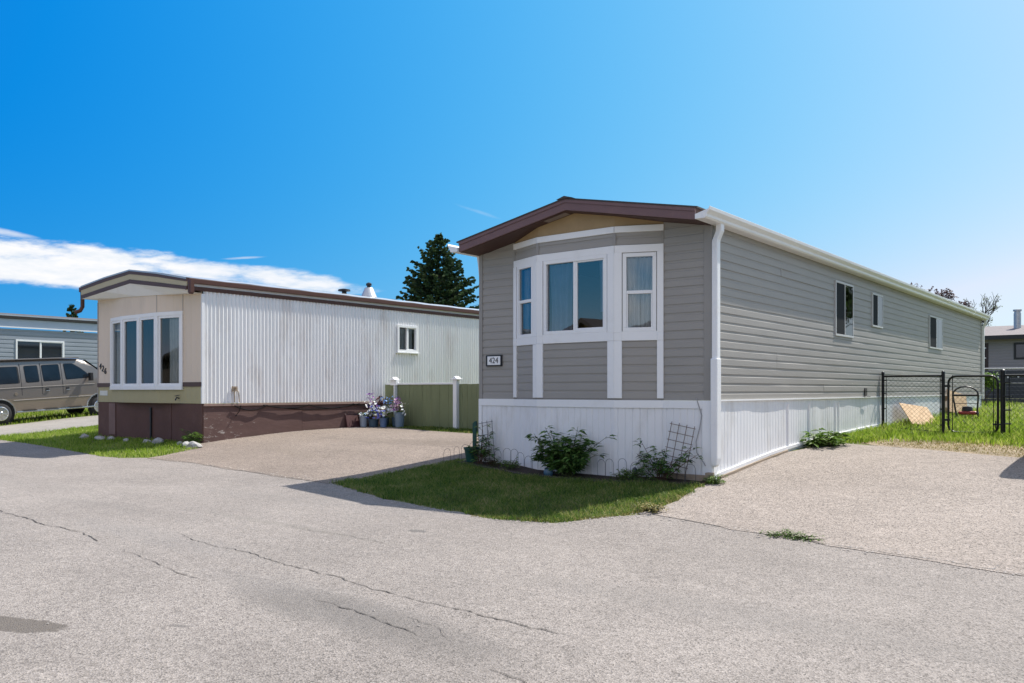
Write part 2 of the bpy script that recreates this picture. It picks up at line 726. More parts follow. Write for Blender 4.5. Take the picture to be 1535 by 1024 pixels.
def in_poly(px, py, poly):
    inside = np.zeros(px.shape, bool)
    n = len(poly)
    for i in range(n):
        x0, y0 = poly[i]
        x1, y1 = poly[(i + 1) % n]
        c = ((y0 > py) != (y1 > py))
        with np.errstate(divide='ignore', invalid='ignore'):
            xi = (x1 - x0) * (py - y0) / (y1 - y0 + 1e-12) + x0
        inside ^= c & (px < xi)
    return inside


ZT = {}


def zg_arr(x, y):
    return np.array([zg(float(a), float(b)) for a, b in zip(x, y)])


def grass(name, poly, count, h, w, mat, keep=None, base=0.0, lean=0.5):
    """blades of grass as one mesh of bent tapering blades"""
    x0, x1 = min(p[0] for p in poly), max(p[0] for p in poly)
    y0, y1 = min(p[1] for p in poly), max(p[1] for p in poly)
    xs, ys = [], []
    tot = 0
    while tot < count:
        a = rng.uniform(x0, x1, count)
        b = rng.uniform(y0, y1, count)
        k = in_poly(a, b, poly)
        if keep is not None:
            k &= keep(a, b)
        xs.append(a[k])
        ys.append(b[k])
        tot += int(k.sum())
    x = np.concatenate(xs)[:count]
    y = np.concatenate(ys)[:count]
    n = len(x)
    z = zg_arr(x, y) + base
    # taller and shorter tufts
    tuft = 0.5 + 0.5 * np.sin(x * 5.1 + 1.3 * np.sin(y * 3.7)) * np.sin(y * 4.3 + 1.7 * np.sin(x * 2.9))
    hh = rng.uniform(h[0], h[1], n) * (0.65 + 0.6 * tuft)
    ang = rng.uniform(0, 2 * PI, n)
    la = rng.uniform(0, 2 * PI, n)
    ld = rng.uniform(0.05, lean, n) * hh
    ww = rng.uniform(0.6, 1.3, n) * w
    dx, dy = np.cos(ang) * ww, np.sin(ang) * ww
    lx, ly = np.cos(la) * ld, np.sin(la) * ld
    V = np.zeros((n, 5, 3))
    V[:, 0] = np.stack([x - dx, y - dy, z - .01], 1)
    V[:, 1] = np.stack([x + dx, y + dy, z - .01], 1)
    V[:, 2] = np.stack([x + dx * .7 + lx * .35, y + dy * .7 + ly * .35, z + hh * .6], 1)
    V[:, 3] = np.stack([x - dx * .7 + lx * .35, y - dy * .7 + ly * .35, z + hh * .6], 1)
    V[:, 4] = np.stack([x + lx, y + ly, z + hh], 1)
    T = np.array([[0, 1, 2], [0, 2, 3], [3, 2, 4]])
    F = (np.arange(n)[:, None, None] * 5 + T[None]).reshape(-1)
    me = bpy.data.meshes.new(name)
    me.vertices.add(n * 5)
    me.vertices.foreach_set("co", V.reshape(-1))
    nt = n * 3
    me.loops.add(nt * 3)
    me.loops.foreach_set("vertex_index", F.astype(np.int32))
    me.polygons.add(nt)
    me.polygons.foreach_set("loop_start", np.arange(0, nt * 3, 3, dtype=np.int32))
    me.polygons.foreach_set("loop_total", np.full(nt, 3, dtype=np.int32))
    me.materials.append(mat)
    me.update(calc_edges=True)
    me.validate()
    o = bpy.data.objects.new(name, me)
    COL.objects.link(o)
    o["kind"] = "stuff"
    return o


ASPH = dict(fine=105.0, contrast=0.75, bump=0.9, patch=0.2, streak=1.0)
m_road = ground_mat("asphalt", (.17, .149, .131), (.345, .308, .278), (.25, .222, .198), stains=[
    (-0.62, -7.95, 0.40, 0.13, 0.35, (.11, .095, .08), 0.85, 0.25),
    (-0.15, -8.3, 0.12, 0.03, 0.1, (.15, .13, .11), 0.6, 0.5),
    (-1.04, -4.22, 0.13, 0.07, 0.0, (.13, .12, .11), 0.8, 0.4),
    (0.3, -6.5, 1.6, 0.33, -0.06, (.17, .16, .15), 0.5, 1.5),
    (-2.6, -6.0, 1.8, 0.3, 0.0, (.19, .18, .17), 0.4, 1.6),
    (0.9, -6.6, 1.5, 0.36, -0.03, (.105, .095, .085), 0.7, 1.5),
    (-4.8, -5.4, 1.5, 0.22, 0.1, (.17, .155, .14), 0.4, 1.6),
    (-9.0, -5.2, 3.2, 0.5, 0.03, (.18, .165, .15), 0.4, 1.8),
    (0.15, -7.35, 0.10, 0.03, 0.5, (.12, .11, .10), 0.6, 0.6),
    (2.6, -5.0, 2.2, 0.35, 0.05, (.19, .175, .16), 0.45, 1.8),
    (-3.2, -3.6, 2.6, 0.3, 0.12, (.19, .175, .16), 0.4, 1.8),
    (-2.2, -4.85, 1.7, 0.10, 0.02, (.19, .175, .15), 0.4, 1.2),
], **ASPH)
m_drive = ground_mat("driveway_asphalt", (.18, .154, .132), (.40, .343, .30), (.265, .227, .195), fine=85.0, contrast=0.9, bump=0.9, patch=0.16)
m_drive2 = ground_mat("pinkish_asphalt", (.145, .119, .098), (.325, .265, .220), (.215, .175, .144), fine=85.0, contrast=0.9, bump=0.9, patch=0.24, streak=1.0, stains=[(-6.5, 1.4, 2.2, .5, .15, (.15, .12, .095), .5, 1.4), (-7.8, -.6, 1.2, .3, -.3, (.16, .13, .10), .4, 1.4)])
m_conc = ground_mat("old_concrete", (.23, .21, .185), (.30, .275, .245), (.26, .24, .215), fine=90, contrast=0.3, bump=0.3, patch=0.2)
m_soil = ground_mat("turf_soil", (.10, .11, .035), (.17, .17, .065), (.14, .16, .045), fine=40, contrast=0.5, bump=1.0, patch=0.4)
m_bed = ground_mat("garden_mulch", (.022, .016, .012), (.06, .042, .03), (.03, .022, .017), fine=45, contrast=0.5, bump=1.0, patch=0.4)
m_dry = ground_mat("dry_ground", (.26, .20, .13), (.40, .32, .22), (.22, .17, .11), fine=60, contrast=0.6, bump=1.0, patch=0.4)

ground = struct(base_sheet("ground", m_soil), "turf covered ground reaching to the horizon", "ground")

ROAD_EDGE = [(-60, -1.9), (-17, -1.9), (-15.25, -2.0), (-13.07, -2.25), (-10.8, -2.6), (-10.1, -2.56), (-9.6, -2.2), (-8.2, -2.16), (-6.4, -2.33), (-4.41, -2.47), (-2.8, -2.98), (-2.0, -3.08), (-1.0, -3.22), (-.28, -3.05), (0, -2.4), (.3, -2.02), (1.3, -2.25), (2.3, -2.44), (3.75, -2.64), (6, -2.7), (60, -2.7)]
road_poly = [(60, -15), (-60, -15)] + ROAD_EDGE
road = struct(sheet("road", jitter_poly(road_poly, .12, .03, 3), .006, m_road), "sunlit grey asphalt road crossing the foreground", "road")
dl = [(-9.6, -2.3), (-8.2, -2.26), (-6.4, -2.43), (-4.43, -2.55), (-4.38, -1.2), (-4.33, .1), (-3.92, 0.8), (-3.92, 3.5), (-6.2, 3.52), (-8.5, 3.62), (-9.7, 3.86), (-10.76, 4.12), (-10.76, -.95), (-9.95, -1.35)]
drive_left = struct(sheet("driveway", jitter_poly(dl, .2, .03, 4, lock=(7,)), .010, m_drive2), "pinkish asphalt driveway between the two mobile homes", "driveway")
dr = [(.15, -2.15), (.3, -2.1), (1.3, -2.33), (2.3, -2.52), (3.75, -2.72), (6, -2.78), (10, -2.78), (10, 3.1), (3, 3.35), (1.8, 3.74), (.77, 4.0), (.3, 4.1), (.15, 3.2), (.03, 2.4), (.03, -.5), (.2, -1.4)]
drive_right = struct(sheet("driveway", jitter_poly(dr, .2, .03, 5), .010, m_drive), "worn asphalt driveway along the taupe mobile home's long side", "driveway")
conc = struct(sheet("concrete_path", jitter_poly([(-18.0, -1.95), (-18.2, 1), (-18.2, 16), (-21.9, 16), (-21.9, -1.95)], .4, .02, 6), .008, m_conc), "pale concrete parking strip beside the grey van", "path")

BAYF = lambda x: -.25 * max(0.0, min(1.0, (x + 3.18) / .62, (-.68 - x) / .6))
LAWN = [(-4.33, .05), (-4.39, -1.2), (-4.41, -2.47), (-2.79, -2.98), (-2.02, -3.08), (-1.42, -3.12), (-1.0, -3.26), (-.64, -3.2), (-.28, -3.05), (-.1, -2.6), (.14, -2.15), (.2, -1.6), (.1, -1.04), (.1, -.4), (-.1, -.36), (-.7, -.42), (-1.3, -.66), (-2.5, -.66), (-3.2, -.45), (-3.6, -.36), (-4.1, -.2)]
BED = [(-4.15, .06), (-4.12, -.22), (-3.6, -.37), (-3.2, -.46), (-2.5, -.67), (-1.3, -.67), (-.7, -.43), (-.1, -.38), (.06, -.32), (.06, -.02), (-3.88, -.02)]
bed = struct(sheet("flower_bed", jitter_poly(BED, .15, .02, 8), .012, m_bed), "dark mulch flower bed in front of white skirting", "flower bed")
dry = struct(sheet("dry_verge", jitter_poly([(.55, 4.35), (1.0, 4.0), (1.9, 3.72), (3.0, 3.32), (5, 3.2), (5, 4.3), (3.2, 4.7), (2.2, 5.6), (1.3, 6.2), (.7, 5.6)], .2, .07, 9), .005, m_dry), "dry strawy verge between driveway and chain-link gate", "ground")

m_lawn = leaf_mat("lawn_grass", [(.035, .085, .016), (.085, .165, .022), (.19, .25, .04), (.36, .31, .14)], scale=1.6, transl=.5)
m_yard = leaf_mat("yard_grass", [(.10, .17, .014), (.20, .32, .022), (.31, .42, .05), (.42, .44, .13)], scale=.7, transl=.5)
m_straw = leaf_mat("dry_grass", [(.18, .16, .05), (.32, .28, .09), (.44, .36, .16)], scale=1.5, transl=.2)
tag(grass("lawn_grass", jitter_poly(LAWN, .09, .06, 12), 56000, (.025, .065), .0036, m_lawn, lean=1.5), "short mown grass on the front lawn of the taupe home", "grass")
_e = [(.2, -1.6), (.17, -2.1), (-.1, -2.75), (-.4, -3.1), (-1.2, -3.28), (-1.2, -3.12), (-.35, -2.9), (.0, -2.2), (-.25, -1.6), (.02, -.9), (.15, -.9)]
tag(grass("dry_grass", _e, 2600, (.015, .045), .003, m_straw, lean=2.0), "straw coloured grass fringing the lawn corner", "grass")
_p = [(-2.4, -2.6), (-1.2, -2.75), (-.3, -2.5), (.05, -1.9), (-.5, -1.6), (-1.6, -1.9), (-2.5, -2.1)]
tag(grass("dry_grass", _p, 2600, (.015, .045), .003, leaf_mat("dead_grass", [(.10, .085, .05), (.17, .14, .09), (.24, .20, .13)], scale=2, transl=.2), keep=lambda a, b: rng.uniform(0, 1, a.shape) < .5 + .5 * np.sin(a * 4.3 + 2 * np.sin(b * 3))), "dead straw patches in the shaded front lawn", "grass")
LEFTG = [(-22, -2.0), (-17, -1.95), (-15.25, -2.05), (-13.07, -2.3), (-10.8, -2.62), (-10.1, -2.56), (-9.65, -2.25), (-9.9, -1.6), (-10.0, -1.1), (-10.7, -.6), (-15.2, -.6), (-15.25, 6), (-17.95, 6), (-18.0, -1.9)]
tag(grass("lawn_grass", LEFTG, 30000, (.035, .09), .006, m_yard, lean=1.3), "bright lawn in front of the cream mobile home", "grass")
tag(grass("lawn_grass", [(-30, -1.9), (-21.95, -1.9), (-21.95, 14), (-30, 14)], 16000, (.05, .12), .012, m_yard), "yellow green grass beyond the parked van", "grass")
YARD = [(.02, 4.2), (.4, 4.15), (.8, 4.4), (1.2, 5.0), (2.0, 5.1), (3.2, 4.5), (5, 4.0), (14, 4.0), (14, 24), (-6, 24), (-6, 18.8), (.02, 18.5)]


def yard_keep(a, b):
    d = np.exp(-(b - 5.0) / 7.0)
    thin = np.where((b < 7.2) & (a > .7), .10 + .9 * sm_arr((b - 4.7) / 2.4), 1.0)
    return rng.uniform(0, 1, a.shape) < np.clip(d, .12, 1) * thin


def sm_arr(t):
    t = np.clip(t, 0, 1)
    return t * t * (3 - 2 * t)


tag(grass("yard_grass", YARD, 70000, (.06, .15), .008, m_yard, keep=yard_keep, lean=1.1), "lush green grass of the fenced back yard", "grass")
tag(grass("dry_grass", [(.6, 4.3), (1.9, 3.8), (3.0, 3.4), (5, 3.3), (5, 4.6), (3, 5.6), (1.2, 6.6)], 7000, (.012, .05), .005, m_straw, lean=3.5), "trampled straw before the chain-link gate", "grass")
tag(grass("lawn_grass", [(-10.7, 4.05), (-9.7, 3.8), (-8.4, 3.56), (-6.2, 3.46), (-3.95, 3.46), (-3.95, 4.35), (-10.7, 4.35)], 8000, (.025, .06), .006, m_lawn), "shaded grass strip at the foot of the green fence", "grass")

# cracks in the asphalt, thin tar-dark ribbons belonging to the road
m_crack = pm("crack_tar", (.075, .067, .06), .95, .3, 30)


def ribbon(pts, w, seed, parent, name="crack", jig=.02):
    r = random.Random(seed)
    P_ = []
    for i in range(len(pts) - 1):
        a, b = Vector(pts[i]), Vector(pts[i + 1])
        k = max(2, int((b - a).length / .05))
        for j in range(k):
            P_.append(a.lerp(b, j / k))
    P_.append(Vector(pts[-1]))
    off = 0
    vs = []
    n = len(P_)
    for i, p in enumerate(P_):
        off = off * .8 + r.uniform(-jig, jig)
        t = (P_[min(n - 1, i + 1)] - P_[max(0, i - 1)]).normalized()
        nn = Vector((-t.y, t.x))
        c = p + nn * off
        ww = w * .68 * r.uniform(.1, 1.3) * min(1, i / 6 + .1, (n - 1 - i) / 6 + .1)
        for q in (c - nn * ww, c + nn * ww):
            vs.append((q.x, q.y, zg(q.x, q.y) + .0105))
    mb = MB()
    mb.add(vs, [(2 * i, 2 * i + 1, 2 * i + 3, 2 * i + 2) for i in range(n - 1)])
    o = mb.build(name, m_crack, parent)
    return o


ribbon([(-2.6, -5.75), (-2.24, -5.86), (-1.56, -5.87), (-.83, -5.94), (-.11, -6.0), (.62, -6.05), (1.17, -6.01), (1.62, -6.04), (2.05, -6.05)], .008, 1, road)
ribbon([(-5.6, -6.2), (-5.08, -6.35), (-4.89, -6.29), (-4.0, -6.39), (-3.51, -6.36), (-2.58, -6.38)], .010, 2, road)
ribbon([(-2.3, -6.45), (-1.8, -6.55), (-.9, -6.68), (-.62, -6.7)], .005, 3, road)
ribbon([(.2, -6.45), (.66, -6.49), (1.13, -6.6), (1.43, -6.63)], .008, 4, road)
ribbon([(1.0, -6.38), (1.3, -6.44), (1.55, -6.55)], .005, 5, road)
ribbon([(1.9, -6.75), (2.2, -6.78), (2.45, -6.9)], .005, 6, road)
ribbon([(-2.4, -4.85), (-1.38, -4.82), (-.6, -4.84)], .004, 8, road)
ribbon([(.3, -2.06), (1.29, -2.29), (2.29, -2.48), (3.1, -2.55), (3.75, -2.68), (6, -2.74)], .012, 9, road, "seam", .012)
ribbon([(-9.5, -2.25), (-8.19, -2.22), (-6.38, -2.40), (-4.5, -2.5)], .014, 10, road, "seam", .012)
ribbon([(-9.6, 1.2), (-7.5, 1.0), (-5.5, 1.15), (-4.2, 1.0)], .010, 11, drive_left)
# ------------------------------------------------------------------ walls
def frame_of(A, B):
    A, B = Vector(A), Vector(B)
    D = (B - A)
    L_ = D.length
    D.normalize()
    N = Vector((D.y, -D.x))      # outward = right of travel
    return A, D, N, L_


def spans(L_, holes, za, zb, extra=()):
    """s-intervals of a band [za,zb] not inside holes"""
    cut = [(h[0], h[1]) for h in holes if h[2] < (za + zb) / 2 < h[3]]
    br = sorted(set([0.0, L_] + [e for e in extra if 0 < e < L_] + [c for h in cut for c in h]))
    out = []
    for a, b in zip(br[:-1], br[1:]):
        m = (a + b) / 2
        if b - a > 1e-6 and not any(c[0] < m < c[1] for c in cut):
            out.append((a, b))
    return out


def wall_lap(mb, A, B, z0, z1, holes=(), pitch=.114, lip=.0085, o0=0.0, wave=.0015, seed=1):
    A, D, N, L_ = frame_of(A, B)
    r = random.Random(seed)
    nx = max(1, int(L_ / .6))
    extra0 = [L_ * i / nx for i in range(1, nx)]
    wv = {}
    joints = {}

    def P(s, o, z):
        return (A.x + D.x * s + N.x * o, A.y + D.y * s + N.y * o, z)
    k = 0
    z = z0
    while z < z1 - 1e-6:
        ze = min(z + pitch, z1)
        zs = sorted(set([z, ze] + [z + pitch * t for t in (.68, .735) if z + pitch * t < ze - 1e-4] + [q for h in holes for q in (h[2], h[3]) if z < q < ze]))
        for za, zb in zip(zs[:-1], zs[1:]):
            if k // 2 not in joints:
                joints[k // 2] = r.uniform(.1, .9) * L_ if L_ > 3 else -1
            jn = joints[k // 2]
            extra = extra0 + ([jn, jn + .004] if jn > 0 else [])

            def off(zz, s):
                key = (k, round(s, 3))
                if key not in wv:
                    wv[key] = r.uniform(-wave, wave)
                t = (zz - z) / pitch
                base = lip * (1 - .22 * t / .68) if t < .68 else lip * .78 * (1 - (t - .68) / .055) if t < .735 else 0.0
                return o0 + base + wv[key] + (.0014 if 0 < jn < s - .002 else 0)
            for a, b in spans(L_, holes, za, zb, extra):
                mb.add([P(a, off(za, a), za), P(b, off(za, b), za), P(b, off(zb, b), zb), P(a, off(zb, a), zb)], [(0, 1, 2, 3)])
                if za == z:
                    mb.add([P(a, o0 - .004, za), P(b, o0 - .004, za), P(b, off(za, b), za), P(a, off(za, a), za)], [(0, 1, 2, 3)])
        z = ze
        k += 1
    return mb


def wall_prof(mb, A, B, z0, z1, prof_fn, pts, holes=(), zn=1, wave=0.0, seed=1, bottom=None):
    """vertical profile sheet: offset prof_fn(s) at the s positions in pts"""
    A, D, N, L_ = frame_of(A, B)
    r = random.Random(seed)
    pts = sorted(set([0.0, L_] + [round(p, 5) for p in pts if 0 < p < L_] + [h[i] for h in holes for i in (0, 1)]))
    zs = sorted(set([z0 + (z1 - z0) * i / zn for i in range(zn + 1)] + [q for h in holes for q in (h[2], h[3])]))
    wv = {}

    def off(s, z):
        o = prof_fn(s)
        if wave:
            c = (int(s / .35), round(z, 2))
            c2 = (int(s / .35) + 1, round(z, 2))
            for q in (c, c2):
                if q not in wv:
                    wv[q] = r.uniform(-wave, wave)
            t = s / .35 - int(s / .35)
            t = t * t * (3 - 2 * t)
            o += wv[c] * (1 - t) + wv[c2] * t
        return o

    def P(s, z):
        o = off(s, z)
        x, y = A.x + D.x * s + N.x * o, A.y + D.y * s + N.y * o
        return (x, y, z if bottom is None or z > z0 + 1e-6 else bottom(x, y))
    for za, zb in zip(zs[:-1], zs[1:]):
        for a, b in zip(pts[:-1], pts[1:]):
            m, mz = (a + b) / 2, (za + zb) / 2
            if any(h[0] < m < h[1] and h[2] < mz < h[3] for h in holes):
                continue
            mb.add([P(a, za), P(b, za), P(b, zb), P(a, zb)], [(0, 1, 2, 3)])
    return mb


def groove_profile(L_, pitch=.1, depth=.006, w=.016, n=3):
    """flat pans with narrow vee grooves"""
    pts = {}
    s = pitch * .5
    while s < L_:
        for d, o in ((-w / 2, 0), (0, -depth), (w / 2, 0)):
            pts[round(s + d, 5)] = o
        s += pitch
    keys = sorted(pts)

    def fn(s):
        k = round(s, 5)
        return pts.get(k, 0.0)
    return fn, keys


def corr_profile(L_, pitch=.1, amp=.011, n=8):
    pts = [pitch / n * i for i in range(int(L_ / pitch * n) + 1)]

    def fn(s):
        return amp * math.cos(2 * PI * s / pitch)
    return fn, pts


# window with frame, panes, curtains; in a wall frame
def window(parent, A, B, s0, s1, z0, z1, style, fw=.045, proud=.022, mats=None, curtain=None, cz=None, sill=False, out=.0, flush=False):
    A, D, N, L_ = frame_of(A, B)
    fm = mats[0]
    mb = MB()

    def bar(a, b, c, d, o0=-.05, o1=proud):
        mb.fbox(A, D, N, a, b, o0 + out, o1 + out, c, d)
    bar(s0, s1, z0, z0 + fw)
    bar(s0, s1, z1 - fw, z1)
    bar(s0, s0 + fw, z0 + fw, z1 - fw)
    bar(s1 - fw, s1, z0 + fw, z1 - fw)
    panes = []
    i0, i1, j0, j1 = s0 + fw, s1 - fw, z0 + fw, z1 - fw
    if flush:
        c = (s0 + s1) / 2
        bar(c - .014, c + .014, j0, j1, -.02, proud + .001)
        panes = [(i0, c - .014, j0, j1, proud - .010), (c + .014, i1, j0, j1, proud - .005)]
    elif style == 'slider':
        c = (s0 + s1) / 2
        bar(c - .022, c + .022, j0, j1, -.04, proud * .6)
        panes = [(i0, c - .022, j0, j1, -.02), (c + .022, i1, j0, j1, -.005)]
        q = .022
        mb.fbox(A, D, N, c + .022, c + .022 + q, -.03 + out, proud * .4 + out, j0, j1)
        mb.fbox(A, D, N, i1 - q, i1, -.03 + out, proud * .4 + out, j0, j1)
        mb.fbox(A, D, N, c + .022 + q, i1 - q, -.03 + out, proud * .4 + out, j0, j0 + q)
        mb.fbox(A, D, N, c + .022 + q, i1 - q, -.03 + out, proud * .4 + out, j1 - q, j1)
    elif style == 'hung':
        c = z0 + (z1 - z0) * .5
        bar(i0, i1, c - .022, c + .022, -.04, proud * .6)
        panes = [(i0, i1, j0, c - .022, -.02), (i0, i1, c + .022, j1, -.005)]
        q = .02
        for a, b in ((i0, i0 + q), (i1 - q, i1)):
            mb.fbox(A, D, N, a, b, -.03 + out, proud * .4 + out, j0, c - .022)
    else:
        panes = [(i0, i1, j0, j1, -.01)]
    if sill:
        mb.fbox(A, D, N, s0 - .03, s1 + .03, -.02 + out, proud + .03 + out, z0 - .03, z0 - .002)
    f = mb.build("window", fm, parent, bevel=.003)
    if flush:
        sb = MB()
        sb.fbox(A, D, N, i0 + .002, (s0 + s1) / 2 - .016, proud - .008, proud - .004, j0 + .002, j1 - .002)
        sb.build("insect_screen", pm("dark_insect_screen", (.022, .025, .028), .8, .1, 30, spec=.1), f)
    pm_ = MB()
    for a, b, c, d, o in panes:
        o += out
        pm_.add([(A.x + D.x * s + N.x * o, A.y + D.y * s + N.y * o, z) for s, z in ((a, c), (b, c), (b, d), (a, d))], [(0, 1, 2, 3)])
    pm_.build("pane", mats[1], f, fix=False)
    if curtain:
        cm = MB()
        for (a, b, c, d, nw, gather) in curtain:     # fractions of the opening
            n = max(8, int(nw * 10))
            vs = []
            rr = random.Random(int(a * 100 + nw))
            ph = rr.uniform(0, 6)
            rows = 5
            for j in range(rows + 1):
                t = j / rows
                for i in range(n + 1):
                    u = i / n
                    g = 1 - gather * (1 - t) * (1 - abs(t - .5))
                    ss = i0 + (i1 - i0) * (a + (b - a) * (.5 + (u - .5) * g))
                    o = -.095 + .022 * math.sin(2 * PI * nw * u + ph + .5 * math.sin(5 * u) + .4 * t) * (1 - .3 * t) + out
                    vs.append((A.x + D.x * ss + N.x * o, A.y + D.y * ss + N.y * o, j0 + (j1 - j0) * (c + (d - c) * t)))
            cm.add(vs, [(j * (n + 1) + i, j * (n + 1) + i + 1, (j + 1) * (n + 1) + i + 1, (j + 1) * (n + 1) + i) for j in range(rows) for i in range(n)])
        cm.build("curtain", mats[2], f, smooth=True, fix=False)
    return f


def text_mesh(name, txt, size, mat, parent, M, depth=.004):
    cu = bpy.data.curves.new(name, 'FONT')
    cu.body = txt
    cu.size = size
    cu.extrude = depth
    cu.align_x = 'CENTER'
    cu.align_y = 'CENTER'
    tmp = bpy.data.objects.new(name + "_tmp", cu)
    COL.objects.link(tmp)
    bpy.context.view_layer.update()
    dg = bpy.context.evaluated_depsgraph_get()
    me = bpy.data.meshes.new_from_object(tmp.evaluated_get(dg))
    bpy.data.objects.remove(tmp)
    bpy.data.curves.remove(cu)
    me.transform(M)
    me.materials.clear()
    me.materials.append(mat)
    me.name = name
    o = bpy.data.objects.new(name, me)
    COL.objects.link(o)
    o.parent = parent
    return o


# ------------------------------------------------------------------ materials of the homes
m_taupe = pm("taupe_vinyl", (.312, .293, .264), .5, .05, 1.4, .15, 14, stretch=(1, 1, 4), dirt=(.25, .24, .22), dirt_amt=.2, dscale=1.5)
m_taupe_trim = pm("taupe_trim", (.28, .264, .24), .5, .05, 1.5)
m_white = pm("white_trim", (.80, .80, .79), .45, .03, 1.5, .1, 20, dirt=(.6, .58, .54), dirt_amt=.3, dscale=3)
m_skirt = pm("white_skirting", (.76, .76, .76), .42, .04, 1.2, .06, 8, stretch=(1, 1, .35), dirt=(.50, .47, .42), dirt_amt=.5, dscale=2.6)
m_gutter = pm("white_aluminium", (.78, .78, .77), .35, .04, 2, dirt=(.55, .53, .5), dirt_amt=.3, dscale=4)
m_brown = pm("brown_fascia", (.155, .088, .085), .45, .10, 2.5, .1, 12, dirt=(.20, .12, .11), dirt_amt=.5, dscale=4)
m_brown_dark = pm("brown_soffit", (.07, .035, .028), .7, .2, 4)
m_tan = pm("tan_gable_board", (.36, .25, .13), .75, .15, 3, .1, 30)
m_shingle = pm("dark_shingles", (.06, .052, .05), .9, .3, 9, .8, 60)
m_glass = glass_mat("window_glass", (.92, .95, .97), 2.5)
m_glass_dark = pm("dark_window_glass", (.012, .015, .018), .05, .2, 2, spec=1.0)
m_curt = pm("curtain_cloth", (.86, .88, .90), .9, .06, 6)
m_curt_blue = pm("blue_curtain", (.42, .50, .66), .9, .1, 6)
m_wood = pm("weathered_wood", (.30, .235, .17), .85, .25, 3, .4, 30, stretch=(6, .6, 6))
m_black = pm("black_plastic", (.018, .018, .02), .45, .1, 5)
m_dark = pm("dark_void", (.01, .01, .01), .9, .1, 5)
m_room = pm("room_board", (.22, .20, .18), .9, .1, 2)
m_winframe = pm('aged_aluminium_frame', (.52, .52, .50), .45, .05, 3)
WM = (m_white, m_glass, m_curt)
WMB = (m_white, m_glass, m_curt_blue)


def seam(mb, A, D, N, s, w, z0, z1, o1):
    mb.fbox(A, D, N, s - w / 2, s + w / 2, 0, o1, z0, z1)


